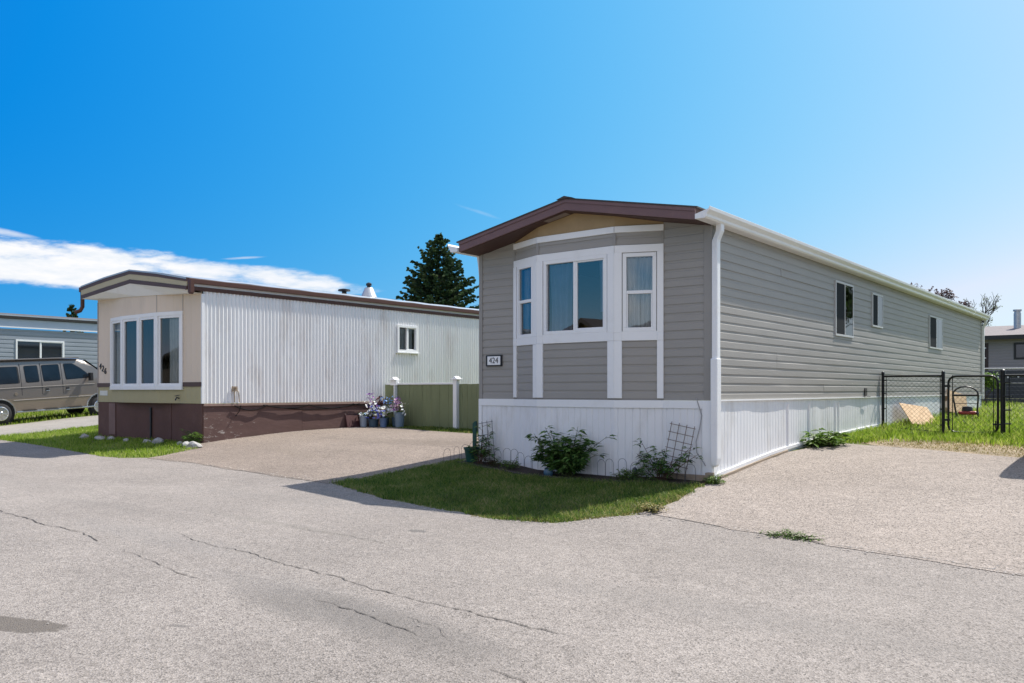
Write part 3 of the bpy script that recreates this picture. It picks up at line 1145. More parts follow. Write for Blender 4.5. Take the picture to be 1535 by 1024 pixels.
# ================================================================== home number 424
def home_424():
    T = thing("mobile_home", "taupe vinyl-sided mobile home with white trimmed bay window and white skirting", "mobile home", (0, 0, 0))
    X0, X1, LY = -3.86, 0.0, 18.4          # left wall, right wall, length
    ZS, ZT_ = 1.03, 3.30
    bay = [(-3.18, 0.0), (-2.56, -.25), (-1.28, -.25), (-.68, 0.0)]
    # front siding beside the bay
    mb = MB()
    wall_lap(mb, (X0, 0), bay[0], ZS, ZT_, seed=2)
    wall_lap(mb, bay[3], (X1, 0), ZS, ZT_, seed=3)
    wins = {0: (.10, .56, 1.93, 3.0), 1: (.11, 1.17, 1.945, 2.995), 2: (.11, .555, 1.945, 2.985)}
    segs = [(bay[0], bay[1]), (bay[1], bay[2]), (bay[2], bay[3])]
    for i, (a, b) in enumerate(segs):
        w = wins[i]
        wall_lap(mb, a, b, ZS + .02, 3.30, holes=[(w[0], w[1], w[2], w[3])], seed=5 + i)
    mb.build("front_siding", m_taupe, T, fix=False)
    # tan boards of the bay between its trim and the soffit, following the roof slope
    ru = lambda x: 3.245 + .365 * (1 - abs(x + 1.93) / 1.93)
    mb = MB()
    for a, b in segs:
        A, D, N, L_ = frame_of(a, b)
        ss = sorted(set([0, L_] + ([L_ / 2] if L_ > 1 else [])))
        for s, e in zip(ss[:-1], ss[1:]):
            p, q = A + D * s, A + D * e
            mb.add([(p.x, p.y, 3.30), (q.x, q.y, 3.30), (q.x, q.y, ru(q.x) + .02), (p.x, p.y, ru(p.x) + .02)], [(0, 1, 2, 3)])
    mb.build("gable_board", m_tan, T, fix=False)
    mb = MB()
    mb.add([(X0, -.004, 3.3), (bay[0][0], -.004, 3.3), (bay[0][0], -.004, ru(bay[0][0]) + .02), (X0, -.004, 3.302)], [(0, 1, 2, 3)])
    mb.build("upper_siding", m_taupe, T, fix=False)
    mb = MB()
    mb.add([(bay[3][0], -.004, 3.3), (X1, -.004, 3.3), (X1, -.004, 3.302), (bay[3][0], -.004, ru(bay[3][0]) + .02)], [(0, 1, 2, 3)])
    mb.build("upper_siding", m_taupe, T, fix=False)
    # underside of bay
    mb = MB()
    mb.prism(list(bay), lambda p: (p[0], p[1], 1.022), lambda p: (p[0], p[1], 1.05))
    mb.build("bay_floor", m_taupe_trim, T)
    # white trim of the bay
    mb = MB()
    o = .022
    for i, (a, b) in enumerate(segs):
        A, D, N, L_ = frame_of(a, b)
        g = .0
        mb.fbox(A, D, N, 0, L_, 0, o + .004, 3.265, 3.35)           # top band
        mb.fbox(A, D, N, 0, L_, 0, o, 2.995, 3.095)                  # head band
        mb.fbox(A, D, N, 0, L_, 0, o, 1.82, 1.93 if i == 0 else 1.945)
        we, wi = (.085, .085)
        l = .085 if i == 0 else .10
        r_ = .085 if i == 2 else .10
        mb.fbox(A, D, N, 0 if i == 0 else -.004, l, 0, o + .006, 1.052, 1.82)
        mb.fbox(A, D, N, L_ - r_, L_ if i == 2 else L_ + .004, 0, o + .006, 1.052, 1.82)
        mb.fbox(A, D, N, 0 if i == 0 else -.004, l, 0, o + .006, 1.93, 2.995)
        mb.fbox(A, D, N, L_ - r_, L_ if i == 2 else L_ + .004, 0, o + .006, 1.93, 2.995)
        mb.fbox(A, D, N, 0 if i == 0 else -.003, l, 0, o + .008, 1.8205, 1.9295)
        mb.fbox(A, D, N, L_ - r_, L_ if i == 2 else L_ + .003, 0, o + .008, 1.8205, 1.9295)
    mb.build("bay_trim", m_white, T, bevel=.004)
    # taupe trim strips: corner posts, seams over the windows
    A, D, N, L_ = frame_of((X0, 0), (X1, 0))
    for q in ((-.012, .055, -.05), (L_ - .10, L_ + .012, -.09)):
        mb = MB()
        mb.fbox(A, D, N, q[0], q[1], q[2], .018, ZS, 3.305)
        mb.build("corner_trim", m_taupe_trim, T, bevel=.003)
    for i, k, w_ in ((1, 0, .05), (1, 1, .05), (2, 1, .035), (0, 0, .035)):
        A, D, N, L_ = frame_of(*segs[i])
        mb = MB()
        c_ = 0.0 if i == 1 and k == 0 else L_ if i == 1 else L_ - .015 if i == 2 else .015
        seam(mb, A, D, N, c_, w_, 3.095, 3.265, .016)
        mb.build("seam_strip", m_taupe_trim, T, bevel=.003)
    # windows
    a, b = segs[0]
    window(T, a, b, *wins[0], 'hung', fw=.05, mats=WM, curtain=[(-.1, .45, 0, 1, 3, .1), (.7, 1.05, 0, 1, 3, .3)])
    a, b = segs[1]
    window(T, a, b, *wins[1], 'slider', fw=.05, mats=WMB, curtain=[(-.02, .40, 0, 1, 4, .3), (.86, 1.02, .25, 1, 2, .5)])
    a, b = segs[2]
    window(T, a, b, *wins[2], 'hung', fw=.05, mats=WM, curtain=[(.0, .54, 0, 1, 3, .35), (.46, 1.0, 0, 1, 3, .35)])
    # right long wall
    holes = [(4.83, 5.83, 2.10, 3.05), (7.03, 7.75, 2.385, 3.037), (11.73, 13.1, 2.155, 2.93)]
    mb = MB()
    wall_lap(mb, (0, 0), (0, LY), ZS, 3.31, holes=holes, lip=.0082, wave=.0022, seed=21)
    mb.build("side_siding", m_taupe, T, fix=False)
    cur = [[(0, .45, 0, 1, 4, .05)], [(0, .4, 0, 1, 3, .05)], [(0, .4, 0, 1, 4, .05), (.8, 1, 0, .4, 2, 0)]]
    for h, c in zip(holes, cur):
        window(T, (0, 0), (0, LY), *h, 'slider', fw=.034, proud=.03, mats=(m_winframe, m_glass, m_curt), curtain=None, flush=True)
    # back and left walls
    mb = MB()
    wall_lap(mb, (0, LY), (X0, LY), ZS, 3.31, seed=22, lip=.006)
    wall_lap(mb, (X0, LY), (X0, 0), ZS, 3.31, seed=23, lip=.006)
    mb.build("rear_siding", m_taupe, T, fix=False)
    mb = MB()
    mb.fbox(Vector((0, 0)), Vector((0, 1)), Vector((1, 0)), LY - .07, LY + .012, -.05, .018, ZS, 3.30)
    mb.build("corner_trim", m_taupe_trim, T)
    # inside: floor and a partition so that rooms are dark behind the glass
    mb = MB()
    mb.box(X0 + .1, X1 - .1, .05, LY - .1, 1.06, 1.10)
    mb.box(X0 + .12, X1 - .12, 4.0, 4.06, 1.10, 3.2)
    mb.box(-2.2, -2.15, 4.08, LY - .12, 1.10, 3.2)
    mb.build("room_partition", m_room, T)
    # drip edge between siding and skirting
    mb = MB()
    mb.fbox(Vector((0, 0)), Vector((0, 1)), Vector((1, 0)), .02, LY, -.01, .032, ZS - .012, ZS + .006)
    mb.build("starter_strip", m_white, T)
    # skirting
    zb = lambda x, y: zg(x, y) - .05
    run = [(X0 - .005, -.008)] + [(p[0], p[1] - .008) for p in bay] + [(.035, -.008)]
    mb, mc = MB(), MB()
    for i, (a, b) in enumerate(zip(run[:-1], run[1:])):
        A, D, N, L_ = frame_of(a, b)
        fn, pts = groove_profile(L_, .098, .008, .017)
        wall_prof(mb, a, b, -.2, .925, fn, pts, seed=31 + i, wave=.0015, zn=2, bottom=zb)
        e0 = -.012 if i == 0 else -.003
        e1 = L_ + .003 if i < 4 else L_ - .012
        mc.fbox(A, D, N, e0, e1, -.03, .014 + .001 * (i % 2), .925, ZS - .002 - .001 * (i % 2))
        if i == 0:
            mc.fbox(A, D, N, -.014, .05, -.04, .012, -.1, .924)
        if i == 4:
            mc.fbox(A, D, N, .1, .104, .0, .0165, .93, ZS - .003)
    mb.build("front_skirting", m_skirt, T, fix=False)
    mc.build("skirting_cap", m_white, T, bevel=.003)
    fn, pts = groove_profile(LY, .105, .007, .018)
    mb = MB()
    wall_prof(mb, (.004, 0.0), (.004, LY), -.2, ZS - .01, fn, pts, seed=33, wave=.0065, zn=3, bottom=lambda x, y: zg(x, y) + (.07 if y < 2.6 else -.03))
    mb.build("side_skirting", m_skirt, T, fix=False)
    mb = MB()
    for yy, zt in ((2.62, .955), (4.85, .945), (5.02, .945), (3.55, .95)):
        mb.fbox(Vector((.004, 0)), Vector((0, 1)), Vector((1, 0)), yy, yy + .014, -.01, .016, zg(0, yy), zt)
    n = 16
    for i in range(n):      # bottom track following the ground
        y0, y1 = 0.04 + i * 7.6 / n, .04 + (i + 1) * 7.6 / n
        za, zb_ = zg(0, y0) + .045, zg(0, y1) + .045
        mb.add([(x, y, z) for y, zz in ((y0, za), (y1, zb_)) for x, z in ((-.01, zz), (.028, zz), (.028, zz + .045), (-.01, zz + .045))],
               [(0, 1, 2, 3), (4, 7, 6, 5), (0, 4, 5, 1), (1, 5, 6, 2), (2, 6, 7, 3), (3, 7, 4, 0)])
    mb.build("skirting_track", m_white, T)
    mb = MB()
    mb.fbox(Vector((.004, 0)), Vector((0, 1)), Vector((1, 0)), -.03, .11, -.12, .022, zg(0, 0) - .05, ZS - .013)
    mb.build("skirting_corner", m_white, T, bevel=.004)
    mb = MB()
    for y0, y1, h in ((.12, 1.25, .0), (1.25, 2.55, .0)):
        za, zb_ = zg(0, y0) + .045, zg(0, y1) + .045
        mb.add([(x, y, z) for y, zz in ((y0, za), (y1, zb_)) for x, z in ((-.06, zz - .25), (.045, zz - .25), (.045, zz), (-.06, zz))],
               [(0, 1, 2, 3), (4, 7, 6, 5), (0, 4, 5, 1), (1, 5, 6, 2), (2, 6, 7, 3), (3, 7, 4, 0)])
    mb.box(-.66, .045, -.075, -.03, zg(-.5, 0) - .1, zg(-.5, 0) + .075)
    mb.box(-.04, .05, -.11, -.02, zg(0, 0) - .1, zg(0, 0) + .12)
    mb.build("sill_timber", m_wood, T, bevel=.006)
    # roof
    XC, XR, XL, YF, YB = -1.93, .0, -3.88, -.47, 18.62
    zt = lambda x: 3.415 + .375 * (1 - abs(x - XC) / 1.94)
    mb = MB()
    sec = [(XL, zt(XL) - .17), (XL, zt(XL) - .02), (XC, zt(XC) - .02), (XR, zt(XR) - .02), (XR, zt(XR) - .17), (XC, zt(XC) - .175)]
    mb.prism(sec, lambda p: (p[0], YF + .03, p[1]), lambda p: (p[0], YB, p[1]))
    roof = mb.build("roof", m_brown_dark, T)
    mb = MB()
    for (xa, xb) in ((XL - .04, XC), (XC, XR + .04)):
        nr = 1
        for i in range(nr):
            mb.add([(xa, YF - .02, zt(xa)), (xb, YF - .02, zt(xb)), (xb, YB + .02, zt(xb)), (xa, YB + .02, zt(xa)),
                    (xa, YF - .02, zt(xa) - .018), (xb, YF - .02, zt(xb) - .018), (xb, YB + .02, zt(xb) - .018), (xa, YB + .02, zt(xa) - .018)],
                   [(0, 1, 2, 3), (7, 6, 5, 4), (0, 4, 5, 1), (1, 5, 6, 2), (2, 6, 7, 3), (3, 7, 4, 0)])
    mb.prism([(XC - .13, zt(XC) - .015), (XC, zt(XC) + .022), (XC + .13, zt(XC) - .015)], lambda p: (p[0], YF - .035, p[1]), lambda p: (p[0], YB + .03, p[1]))
    mb.build("shingles", m_shingle, roof)
    mb = MB()
    yf0, yf1 = YF, YF + .032
    for (xa, xb) in ((XL, XC), (XC, XR)):
        mb.prism([(xa, zt(xa) - .165), (xb, zt(xb) - .165), (xb, zt(xb) - .022), (xa, zt(xa) - .022)], lambda p: (p[0], yf0, p[1]), lambda p: (p[0], yf1 - .003, p[1]))
        mb.prism([(xa, zt(xa) - .062), (xb, zt(xb) - .062), (xb, zt(xb) - .019), (xa, zt(xa) - .019)], lambda p: (p[0], yf0 - .012, p[1]), lambda p: (p[0], yf0 - .001, p[1]))
    mb.build("fascia", m_brown, roof)
    # wood patch under the overhang
    mb = MB()
    xa, xb = -2.35, -1.98
    mb.add([(xa, -.40, zt(xa) - .176), (xb, -.40, zt(xb) - .176), (xb, -.27, zt(xb) - .176), (xa, -.27, zt(xa) - .176)], [(0, 1, 2, 3)])
    mb.build("soffit_patch", pm("grey_board", (.25, .2, .17), .8), roof, fix=False)
    # gutters and downspouts
    kp = [(0.0, 0.0), (.13, 0.0), (.15, .02), (.155, .05), (.195, .095), (.20, .135), (.19, .135), (.185, .11), (.0, .06)]
    mb = MB()
    mb.prism(kp, lambda p: (XR + .012 + p[0], YF - .03, 3.252 + p[1]), lambda p: (XR + .012 + p[0], YB, 3.252 + p[1]))
    mb.build("gutter", m_gutter, T, bevel=.004)
    mb = MB()
    mb.prism(kp, lambda p: (XL - .012 - p[0], YF - .03, 3.252 + p[1]), lambda p: (XL - .012 - p[0], YB, 3.252 + p[1]))
    mb.build("gutter", m_gutter, T, bevel=.004)

    def spout(pts, w, d, name="downspout", par=T):
        mb = MB()
        rings = []
        for (x, y, z, ww, dd) in pts:
            rings.append([(x - ww / 2, y - dd / 2, z), (x + ww / 2, y - dd / 2, z), (x + ww / 2, y + dd / 2, z), (x - ww / 2, y + dd / 2, z)])
        vs = [q for r_ in rings for q in r_]
        fs = []
        for i in range(len(rings) - 1):
            for k in range(4):
                a_, b_ = i * 4 + k, i * 4 + (k + 1) % 4
                fs.append((a_, b_, b_ + 4, a_ + 4))
        fs += [(3, 2, 1, 0), tuple(len(vs) - 4 + k for k in range(4))]
        mb.add(vs, fs)
        return mb.build(name, m_gutter, par, bevel=.01)
    w = .075
    spout([(.105, .02, 3.26, w, .1), (.105, .02, 3.17, w, .1), (.062, .005, 3.06, w, .1), (.058, .005, 3.02, w, .1), (.058, .005, 1.55, w, .1), (.058, .005, 1.50, w, .1)], w, .1)
    spout([(.062, -.012, 1.56, .092, .125), (.062, -.012, .30, .092, .125), (.060, -.02, .22, .075, .10), (.058, -.03, .19, .04, .06)], w, .1)
    spout([(X0 - .07, .06, 3.25, .07, .06), (X0 - .05, .06, 3.12, .06, .06), (X0 - .035, .06, 2.9, .04, .06)], w, .1)
    spout([(.11, LY + .05, 3.26, .07, .07), (.11, LY + .05, 3.16, .07, .07), (.04, LY + .07, 3.02, .07, .07), (.035, LY + .07, .9, .07, .07)], w, .1)
    # roof vents
    for (x, y, h) in ((-.9, 10.3, .16), (-.9, 12.4, .12)):
        mb = MB()
        mb.lathe([(.04, 0), (.04, h), (.075, h), (.06, h + .05), (.02, h + .06)], (x, y, zt(x) - .02), 10)
        mb.build("roof_vent", m_black, roof, smooth=True)
    # house number
    A, D, N, L_ = frame_of((X0, 0), (X1, 0))
    cx, cz = -3.565, 1.612
    mb = MB()
    mb.box(cx - .155, cx + .155, -.035, -.006, cz - .085, cz + .085)
    pl = mb.build("number_plaque", m_black, T, bevel=.004)
    mb = MB()
    mb.box(cx - .118, cx + .135, -.041, -.034, cz - .066, cz + .066)
    mb.build("plate", m_white, pl, bevel=.002)
    text_mesh("digits", "424", .125, m_black, pl, Matrix.Translation((cx + .008, -.042, cz - .002)) @ Matrix.Rotation(R(90), 4, 'X') @ Matrix.Scale(.98, 4, (1, 0, 0)), .002)
    # cable down the corner
    mb = MB()
    mb.tube([(-.20, -.02, 1.06), (-.17, -.03, .98), (-.12, -.032, .84), (-.15, -.03, .68), (-.20, -.03, .5), (-.19, -.03, .36), (-.10, -.05, .26), (-.06, -.05, .2)], .006, 6)
    mb.build("cable", pm("grey_cable", (.3, .3, .3), .6), T, smooth=True)
    mb = MB()
    mb.fbox(Vector((0, 0)), Vector((0, 1)), Vector((1, 0)), 6.55, 6.57, .008, .03, 1.04, 1.2)
    mb.tube([(.05, 6.56, 1.2), (.05, 6.56, 1.05), (.06, 6.75, 1.04)], .008, 6)
    mb.build("conduit", m_black, T)
    return T


H424 = home_424()

# ================================================================== home number 426
m_greige = pm("greige_panel", (.675, .56, .44), .6, .05, 1.2, .08, 20, stretch=(1, 1, .3), dirt=(.40, .35, .29), dirt_amt=.35, dscale=1.3)
m_olive = pm("beige_panel", (.40, .35, .195), .6, .06, 1.5, .08, 20, dirt=(.28, .25, .16), dirt_amt=.3, dscale=1.5)
m_cream = pm("olive_cream_fascia", (.42, .37, .24), .6, .06, 1.5)
m_band = pm("brown_band", (.085, .045, .035), .5, .12, 3)
m_rust = pm("rust_brown_gutter", (.085, .034, .022), .45, .15, 3, dirt=(.12, .055, .035), dirt_amt=.4, dscale=5)
m_corr = pm("white_corrugated_metal", (.82, .81, .79), .42, .05, 1.3, 0, 10, stretch=(1, 1, .25), dirt=(.5, .42, .36), dirt_amt=.5, dscale=2.4)
m_bskirt = pm("brown_painted_plywood", (.11, .054, .042), .75, .15, 2.5, .35, 26, stretch=(1, 1, 1), dirt=(.17, .095, .085), dirt_amt=.6, dscale=1.2)


def worn_paint():
    """old brown paint that has flaked off the boards near the front corner"""
    m, nt, b = new_mat("worn_brown_paint")
    N, L = nt.nodes, nt.links
    tc = N.new("ShaderNodeTexCoord")
    mp = N.new("ShaderNodeMapping")
    mp.inputs["Scale"].default_value = (1, 1, 2.6)
    L.new(tc.outputs["Object"], mp.inputs[0])
    n1 = N.new("ShaderNodeTexNoise")
    n1.inputs["Scale"].default_value = 5
    n1.inputs["Detail"].default_value = 10
    n1.inputs["Roughness"].default_value = .75
    L.new(mp.outputs[0], n1.inputs["Vector"])
    sep = N.new("ShaderNodeSeparateXYZ")
    L.new(tc.outputs["Object"], sep.inputs[0])
    k = wmath('MULTIPLY', wmath('SUBTRACT', 2.4, sep.outputs[1], tree=nt), .055, tree=nt, clamp=True)
    kz = wmath('MULTIPLY', wmath('SUBTRACT', .62, sep.outputs[2], tree=nt), .12, tree=nt)
    v = wmath('ADD', n1.outputs[0], wmath('ADD', k, kz, tree=nt), tree=nt)
    mr = N.new("ShaderNodeMapRange")
    mr.inputs[1].default_value = .735
    mr.inputs[2].default_value = .83
    L.new(v, mr.inputs[0])
    mx = N.new("ShaderNodeMix")
    mx.data_type = 'RGBA'
    L.new(mr.outputs[0], mx.inputs[0])
    n2 = N.new("ShaderNodeTexNoise")
    n2.inputs["Scale"].default_value = 3
    n2.inputs["Detail"].default_value = 6
    L.new(mp.outputs[0], n2.inputs["Vector"])
    mc = N.new("ShaderNodeMix")
    mc.data_type = 'RGBA'
    L.new(n2.outputs[0], mc.inputs[0])
    mc.inputs[6].default_value = (.085, .042, .035, 1)
    mc.inputs[7].default_value = (.145, .082, .070, 1)
    L.new(mc.outputs[2], mx.inputs[6])
    mx.inputs[7].default_value = (.45, .40, .36, 1)
    L.new(mx.outputs[2], b.inputs["Base Color"])
    b.inputs["Roughness"].default_value = .8
    bp = N.new("ShaderNodeBump")
    bp.inputs["Strength"].default_value = .5
    bp.inputs["Distance"].default_value = .01
    L.new(n1.outputs[0], bp.inputs["Height"])
    L.new(bp.outputs[0], b.inputs["Normal"])
    return m


m_worn = worn_paint()
m_glass426 = glass_mat("older_window_glass", (.72, .76, .76), 1.9)
WM426 = (m_white, m_glass426, m_curt)
m_silver = pm("galvanised_roof", (.45, .46, .47), .4, .12, 2, .2, 30, metal=.5)


def home_426():
    T = thing("mobile_home", "white corrugated mobile home with cream front and brown skirting", "mobile home", (0, 0, 0))
    XL, XR, Y0, LY = -15.16, -10.78, -.52, 17.0
    ZS, ZM, ZT_ = .89, 1.28, 3.10
    bay = [(-14.5, Y0), (-13.72, Y0 - .14), (-12.26, Y0 - .14), (-11.48, Y0)]
    facets = [((XL, Y0), bay[0]), (bay[0], bay[1]), (bay[1], bay[2]), (bay[2], bay[3]), (bay[3], (XR, Y0))]
    up, lo, bd, tr = MB(), MB(), MB(), MB()
    zw0, zw1 = 1.17, 2.80
    cen = frame_of(bay[1], bay[2])[3]
    wins = {1: [(.05, .745)], 2: [(.045, cen / 2 - .03), (cen / 2 + .03, cen - .045)], 3: [(.05, .745)]}
    for i, (a, b) in enumerate(facets):
        L_ = frame_of(a, b)[3]
        fn, pts = groove_profile(L_, .2, .004, .012)
        hs = [(s0, s1, zw0 + .08, zw1 - .08) for s0, s1 in wins.get(i, [])]
        hu = [(h[0], h[1], ZM, h[3]) for h in hs]
        hl = [(h[0], h[1], h[2], ZM) for h in hs]
        wall_prof(up, a, b, ZM, ZT_ + .35 if 0 < i < 4 else ZT_ + .22, fn, pts, holes=hu)
        wall_prof(lo, a, b, ZS, ZM, fn, pts, holes=hl)
        A, D, N, L_ = frame_of(a, b)
        if i in (0, 4):
            bd = MB()
            bd.fbox(A, D, N, 0, L_, 0, .016, ZM - .045, ZM + .045)
            bd.build("brown_band", m_band, T)
    up.build("front_panel", m_greige, T, fix=False)
    lo.build("lower_panel", m_olive, T, fix=False)
    mb = MB()
    for i in (1, 2, 3):
        A, D, N, L_ = frame_of(*facets[i])
        mb.fbox(A, D, N, 0, L_, 0, .03, zw1 - .08, zw1)
        mb.fbox(A, D, N, 0, L_, 0, .045, zw0, zw0 + .085)
        e0 = 0 if i == 1 else -.002
        e1 = L_ if i == 3 else L_ + .002
        mb.fbox(A, D, N, e0, .055, 0, .036, zw0 + .085, zw1 - .08)
        mb.fbox(A, D, N, L_ - .055, e1, 0, .036, zw0 + .085, zw1 - .08)
        if i == 2:
            mb.fbox(A, D, N, L_ / 2 - .045, L_ / 2 + .045, 0, .036, zw0 + .085, zw1 - .08)
    mb.build("bay_trim", m_white, T, bevel=.004)
    cur = {1: [[(0, 1, 0, 1, 4, .1)]], 2: [None, None], 3: [[(.25, 1.05, 0, 1, 5, .15)]]}
    for i in (1, 2, 3):
        for (s0, s1), c in zip(wins[i], cur[i]):
            window(T, *facets[i], s0 + .01, s1 - .01, zw0 + .085, zw1 - .08, 'fixed', fw=.05, proud=.02, mats=WM426, curtain=c)
    for i in (2, 3):
        A, D, N, L_ = frame_of(*facets[i])
        mb = MB()
        seam(mb, A, D, N, L_ - .01, .014, zw1, 3.28, .007)
        mb.build("panel_seam", pm("seam_strip", (.33, .30, .27), .6), T)
    A, D, N, L_ = frame_of((XL, Y0), (XR, Y0))
    mb = MB()
    mb.fbox(A, D, N, -.01, .03, -.03, .008, ZS, 3.2)
    mb.build("corner_trim", MATS["seam_strip"], T)
    mb = MB()
    A, D, N, L_ = frame_of((XL, Y0), (XR, Y0))
    mb.fbox(A, D, N, .12, .48, 0, .012, 1.04, 1.15)
    mb.build("patch", pm("pale_sticker", (.62, .62, .56), .6, .1), T)
    # corner and side walls
    fn, pts = corr_profile(LY, .09, .0145, 12)
    hole = [(5.36, 6.07, 2.125, 2.805)]
    mb = MB()
    wall_prof(mb, (XR, Y0 + .02), (XR, Y0 + LY), ZS, 3.2, fn, pts, holes=hole, zn=3)
    mb.build("corrugated_wall", m_corr, T, fix=False)
    mb = MB()
    wall_prof(mb, (XR, Y0 + LY), (XL, Y0 + LY), ZS, 3.3, fn, [p for p in pts], zn=1)
    wall_prof(mb, (XL, Y0 + LY), (XL, Y0), ZS, 3.4, fn, pts, zn=1)
    mb.build("corrugated_wall", m_corr, T, fix=False)
    mb = MB()
    mb.fbox(Vector((XR, Y0)), Vector((0, 1)), Vector((1, 0)), -.016, .045, -.02, .02, ZS, 3.1)
    mb.build("corner_trim", m_white, T, bevel=.003)
    window(T, (XR, Y0 + .02), (XR, Y0 + LY), 5.36, 6.07, 2.125, 2.805, 'slider', fw=.06, proud=.04, mats=WM426, curtain=[(0, 1, 0, 1, 5, .1)], sill=True)
    # rooms
    mb = MB()
    mb.box(XL + .1, XR - .1, Y0 + .05, LY - 1, .92, .96)
    mb.box(XL + .12, XR - .12, 3.0, 3.06, .96, 3.1)
    mb.box(-13, -12.95, 3.1, 12, .96, 3.1)
    mb.build("room_partition", m_room, T)
    mb = MB()
    mb.box(-13.6, -12.7, 1.6, 2.2, .96, 1.75)
    mb.box(-13.3, -12.9, 1.3, 1.55, 1.5, 1.9)
    mb.build("furniture", pm("pale_furniture", (.6, .6, .58), .6), T, bevel=.02)
    # skirting
    mb = MB()
    pan = [0, .55, .86, 2.42, 3.22, frame_of((XL, Y0), (XR, Y0))[3]]
    A, D, N, L_ = frame_of((XL - .01, Y0 + .01), (XR + .012, Y0 + .01))
    for j, (a, b) in enumerate(zip(pan[:-1], pan[1:])):
        o_ = (.0, .012, .003, .008, .0)[j]
        mb.fbox(A, D, N, a + .004, b - .004, -.05, o_, -.25, ZS - .002)
    mb.build("front_skirting", m_bskirt, T, bevel=.003)
    mb = MB()
    mb.fbox(A, D, N, .56, .85, .013, .022, .16, ZS - .03)
    mb.build("skirting_board", pm("faded_brown_board", (.20, .125, .11), .8, .15, 3, .3, 30), T)
    mb = MB()
    mb.fbox(A, D, N, 2.40, 2.45, .013, .05, .1, ZS - .12, mat=None) if False else mb.fbox(A, D, N, 2.41, 2.45, .013, .045, .12, ZS - .1)
    mb.build("prop_pipe", m_black, T)
    A, D, N, L_ = frame_of((XR, Y0 + .03), (XR, Y0 + LY))
    mb = MB()
    ss = [0, 2.44, 4.88, 7.32, 9.76, 12.2, 14.64, L_]
    for j, (a, b) in enumerate(zip(ss[:-1], ss[1:])):
        mb.fbox(A, D, N, a + .003, b - .003, -.05, -.002 - .004 * (j % 2), -.2, ZS - .055)
    mb.build("side_skirting", m_worn, T, bevel=.002)
    mb = MB()
    mb.fbox(A, D, N, 0, L_, -.03, .022, ZS - .055, ZS - .004)
    mb.build("sill_timber", pm("bleached_sill", (.28, .19, .155), .8, .2, 3, .3, 30, dirt=(.2, .1, .085), dirt_amt=.7, dscale=3), T, bevel=.004)
    # hanging service cables
    mb = MB()
    r = random.Random(4)
    for (y0, y1, sag, z) in ((.2, 1.0, .10, ZS - .05), (1.0, 2.1, .06, ZS - .06), (2.1, 3.4, .09, ZS - .055), (3.4, 4.2, .05, ZS - .05), (.9, 3.6, .11, ZS - .05)):
        mb.tube([(XR + .03 + .01 * r.random(), y0 + (y1 - y0) * t, z - sag * 4 * t * (1 - t)) for t in [i / 10 for i in range(11)]], .011, 6)
    mb.tube([(XR + .035, .35, ZS - .05), (XR + .05, .3, .72), (XR + .04, .22, .62)], .009, 6)
    mb.build("cable", pm("matte_black_cable", (.02, .018, .017), 1.0, .1, 5, spec=.05), T, smooth=True)
    # tap and pipes on the wall
    mb = MB()
    mb.tube([(XR + .03, .2, ZS + .02), (XR + .03, .2, 1.18)], .012, 6)
    mb.tube([(XR + .03, .32, ZS + .02), (XR + .03, .30, 1.12), (XR + .04, .22, 1.19)], .008, 6)
    mb.box(XR + .015, XR + .06, .15, .25, 1.14, 1.24)
    mb.lathe([(.03, 0), (.03, .02)], (XR + .06, .2, 1.2), 8)
    mb.build("tap", m_wood, T)
    mb = MB()
    mb.tube([(-11.6, Y0 - .01, ZS + .1), (-11.6, Y0 - .08, ZS + .12), (-11.6, Y0 - .11, ZS + .06)], .014, 6)
    mb.tube([(-11.68, Y0 - .07, ZS + .15), (-11.52, Y0 - .07, ZS + .17)], .008, 6)
    mb.build("tap", m_black, T)
    # roof
    YF, YB, XC = -.86, LY + .1, -13.02
    xl, xr = -15.26, -10.772
    tl, trr, tc = 3.555, 3.385, 3.74

    def zt(x):
        return tl + (tc - tl) * (x - xl) / (XC - xl) if x < XC else tc + (trr - tc) * (x - XC) / (xr - XC)

    def zb(x):
        return zt(x) - (.285 if x < XC else .285 - .06 * (x - XC) / (xr - XC))
    xs = [xl, (xl + XC) / 2, XC, (XC + xr) / 2, xr]
    crown = lambda x: zt(x) + (.02 if x in (xs[1], xs[3]) else 0)
    mb = MB()
    for a, b in zip(xs[:-1], xs[1:]):
        mb.prism([(a, zb(a)), (b, zb(b)), (b, crown(b)), (a, crown(a))], lambda p: (p[0], YF + .03, p[1]), lambda p: (p[0], YB, p[1]))
    roof = mb.build("roof", m_white, T, fix=False)
    mb = MB()
    for a, b in zip(xs[:-1], xs[1:]):
        n = 40
        for k in range(n):
            y0, y1 = YF + (YB - YF) * k / n, YF + (YB - YF) * (k + 1) / n
            ja, jb = .006 * math.sin(k * 2.3 + a), .006 * math.sin((k + 1) * 2.3 + a)
            mb.add([(a, y0, crown(a) + .012 + ja), (b, y0, crown(b) + .012 + ja), (b, y1, crown(b) + .012 + jb), (a, y1, crown(a) + .012 + jb)], [(0, 1, 2, 3)])
        mb.add([(a, YF - .015, crown(a) + .012), (b, YF - .015, crown(b) + .012), (b, YF, crown(b) + .012), (a, YF, crown(a) + .012),
                (a, YF - .015, crown(a) - .02), (b, YF - .015, crown(b) - .02)], [(0, 1, 2, 3), (4, 5, 1, 0)])
    mb.build("roof_sheet", m_silver, roof)
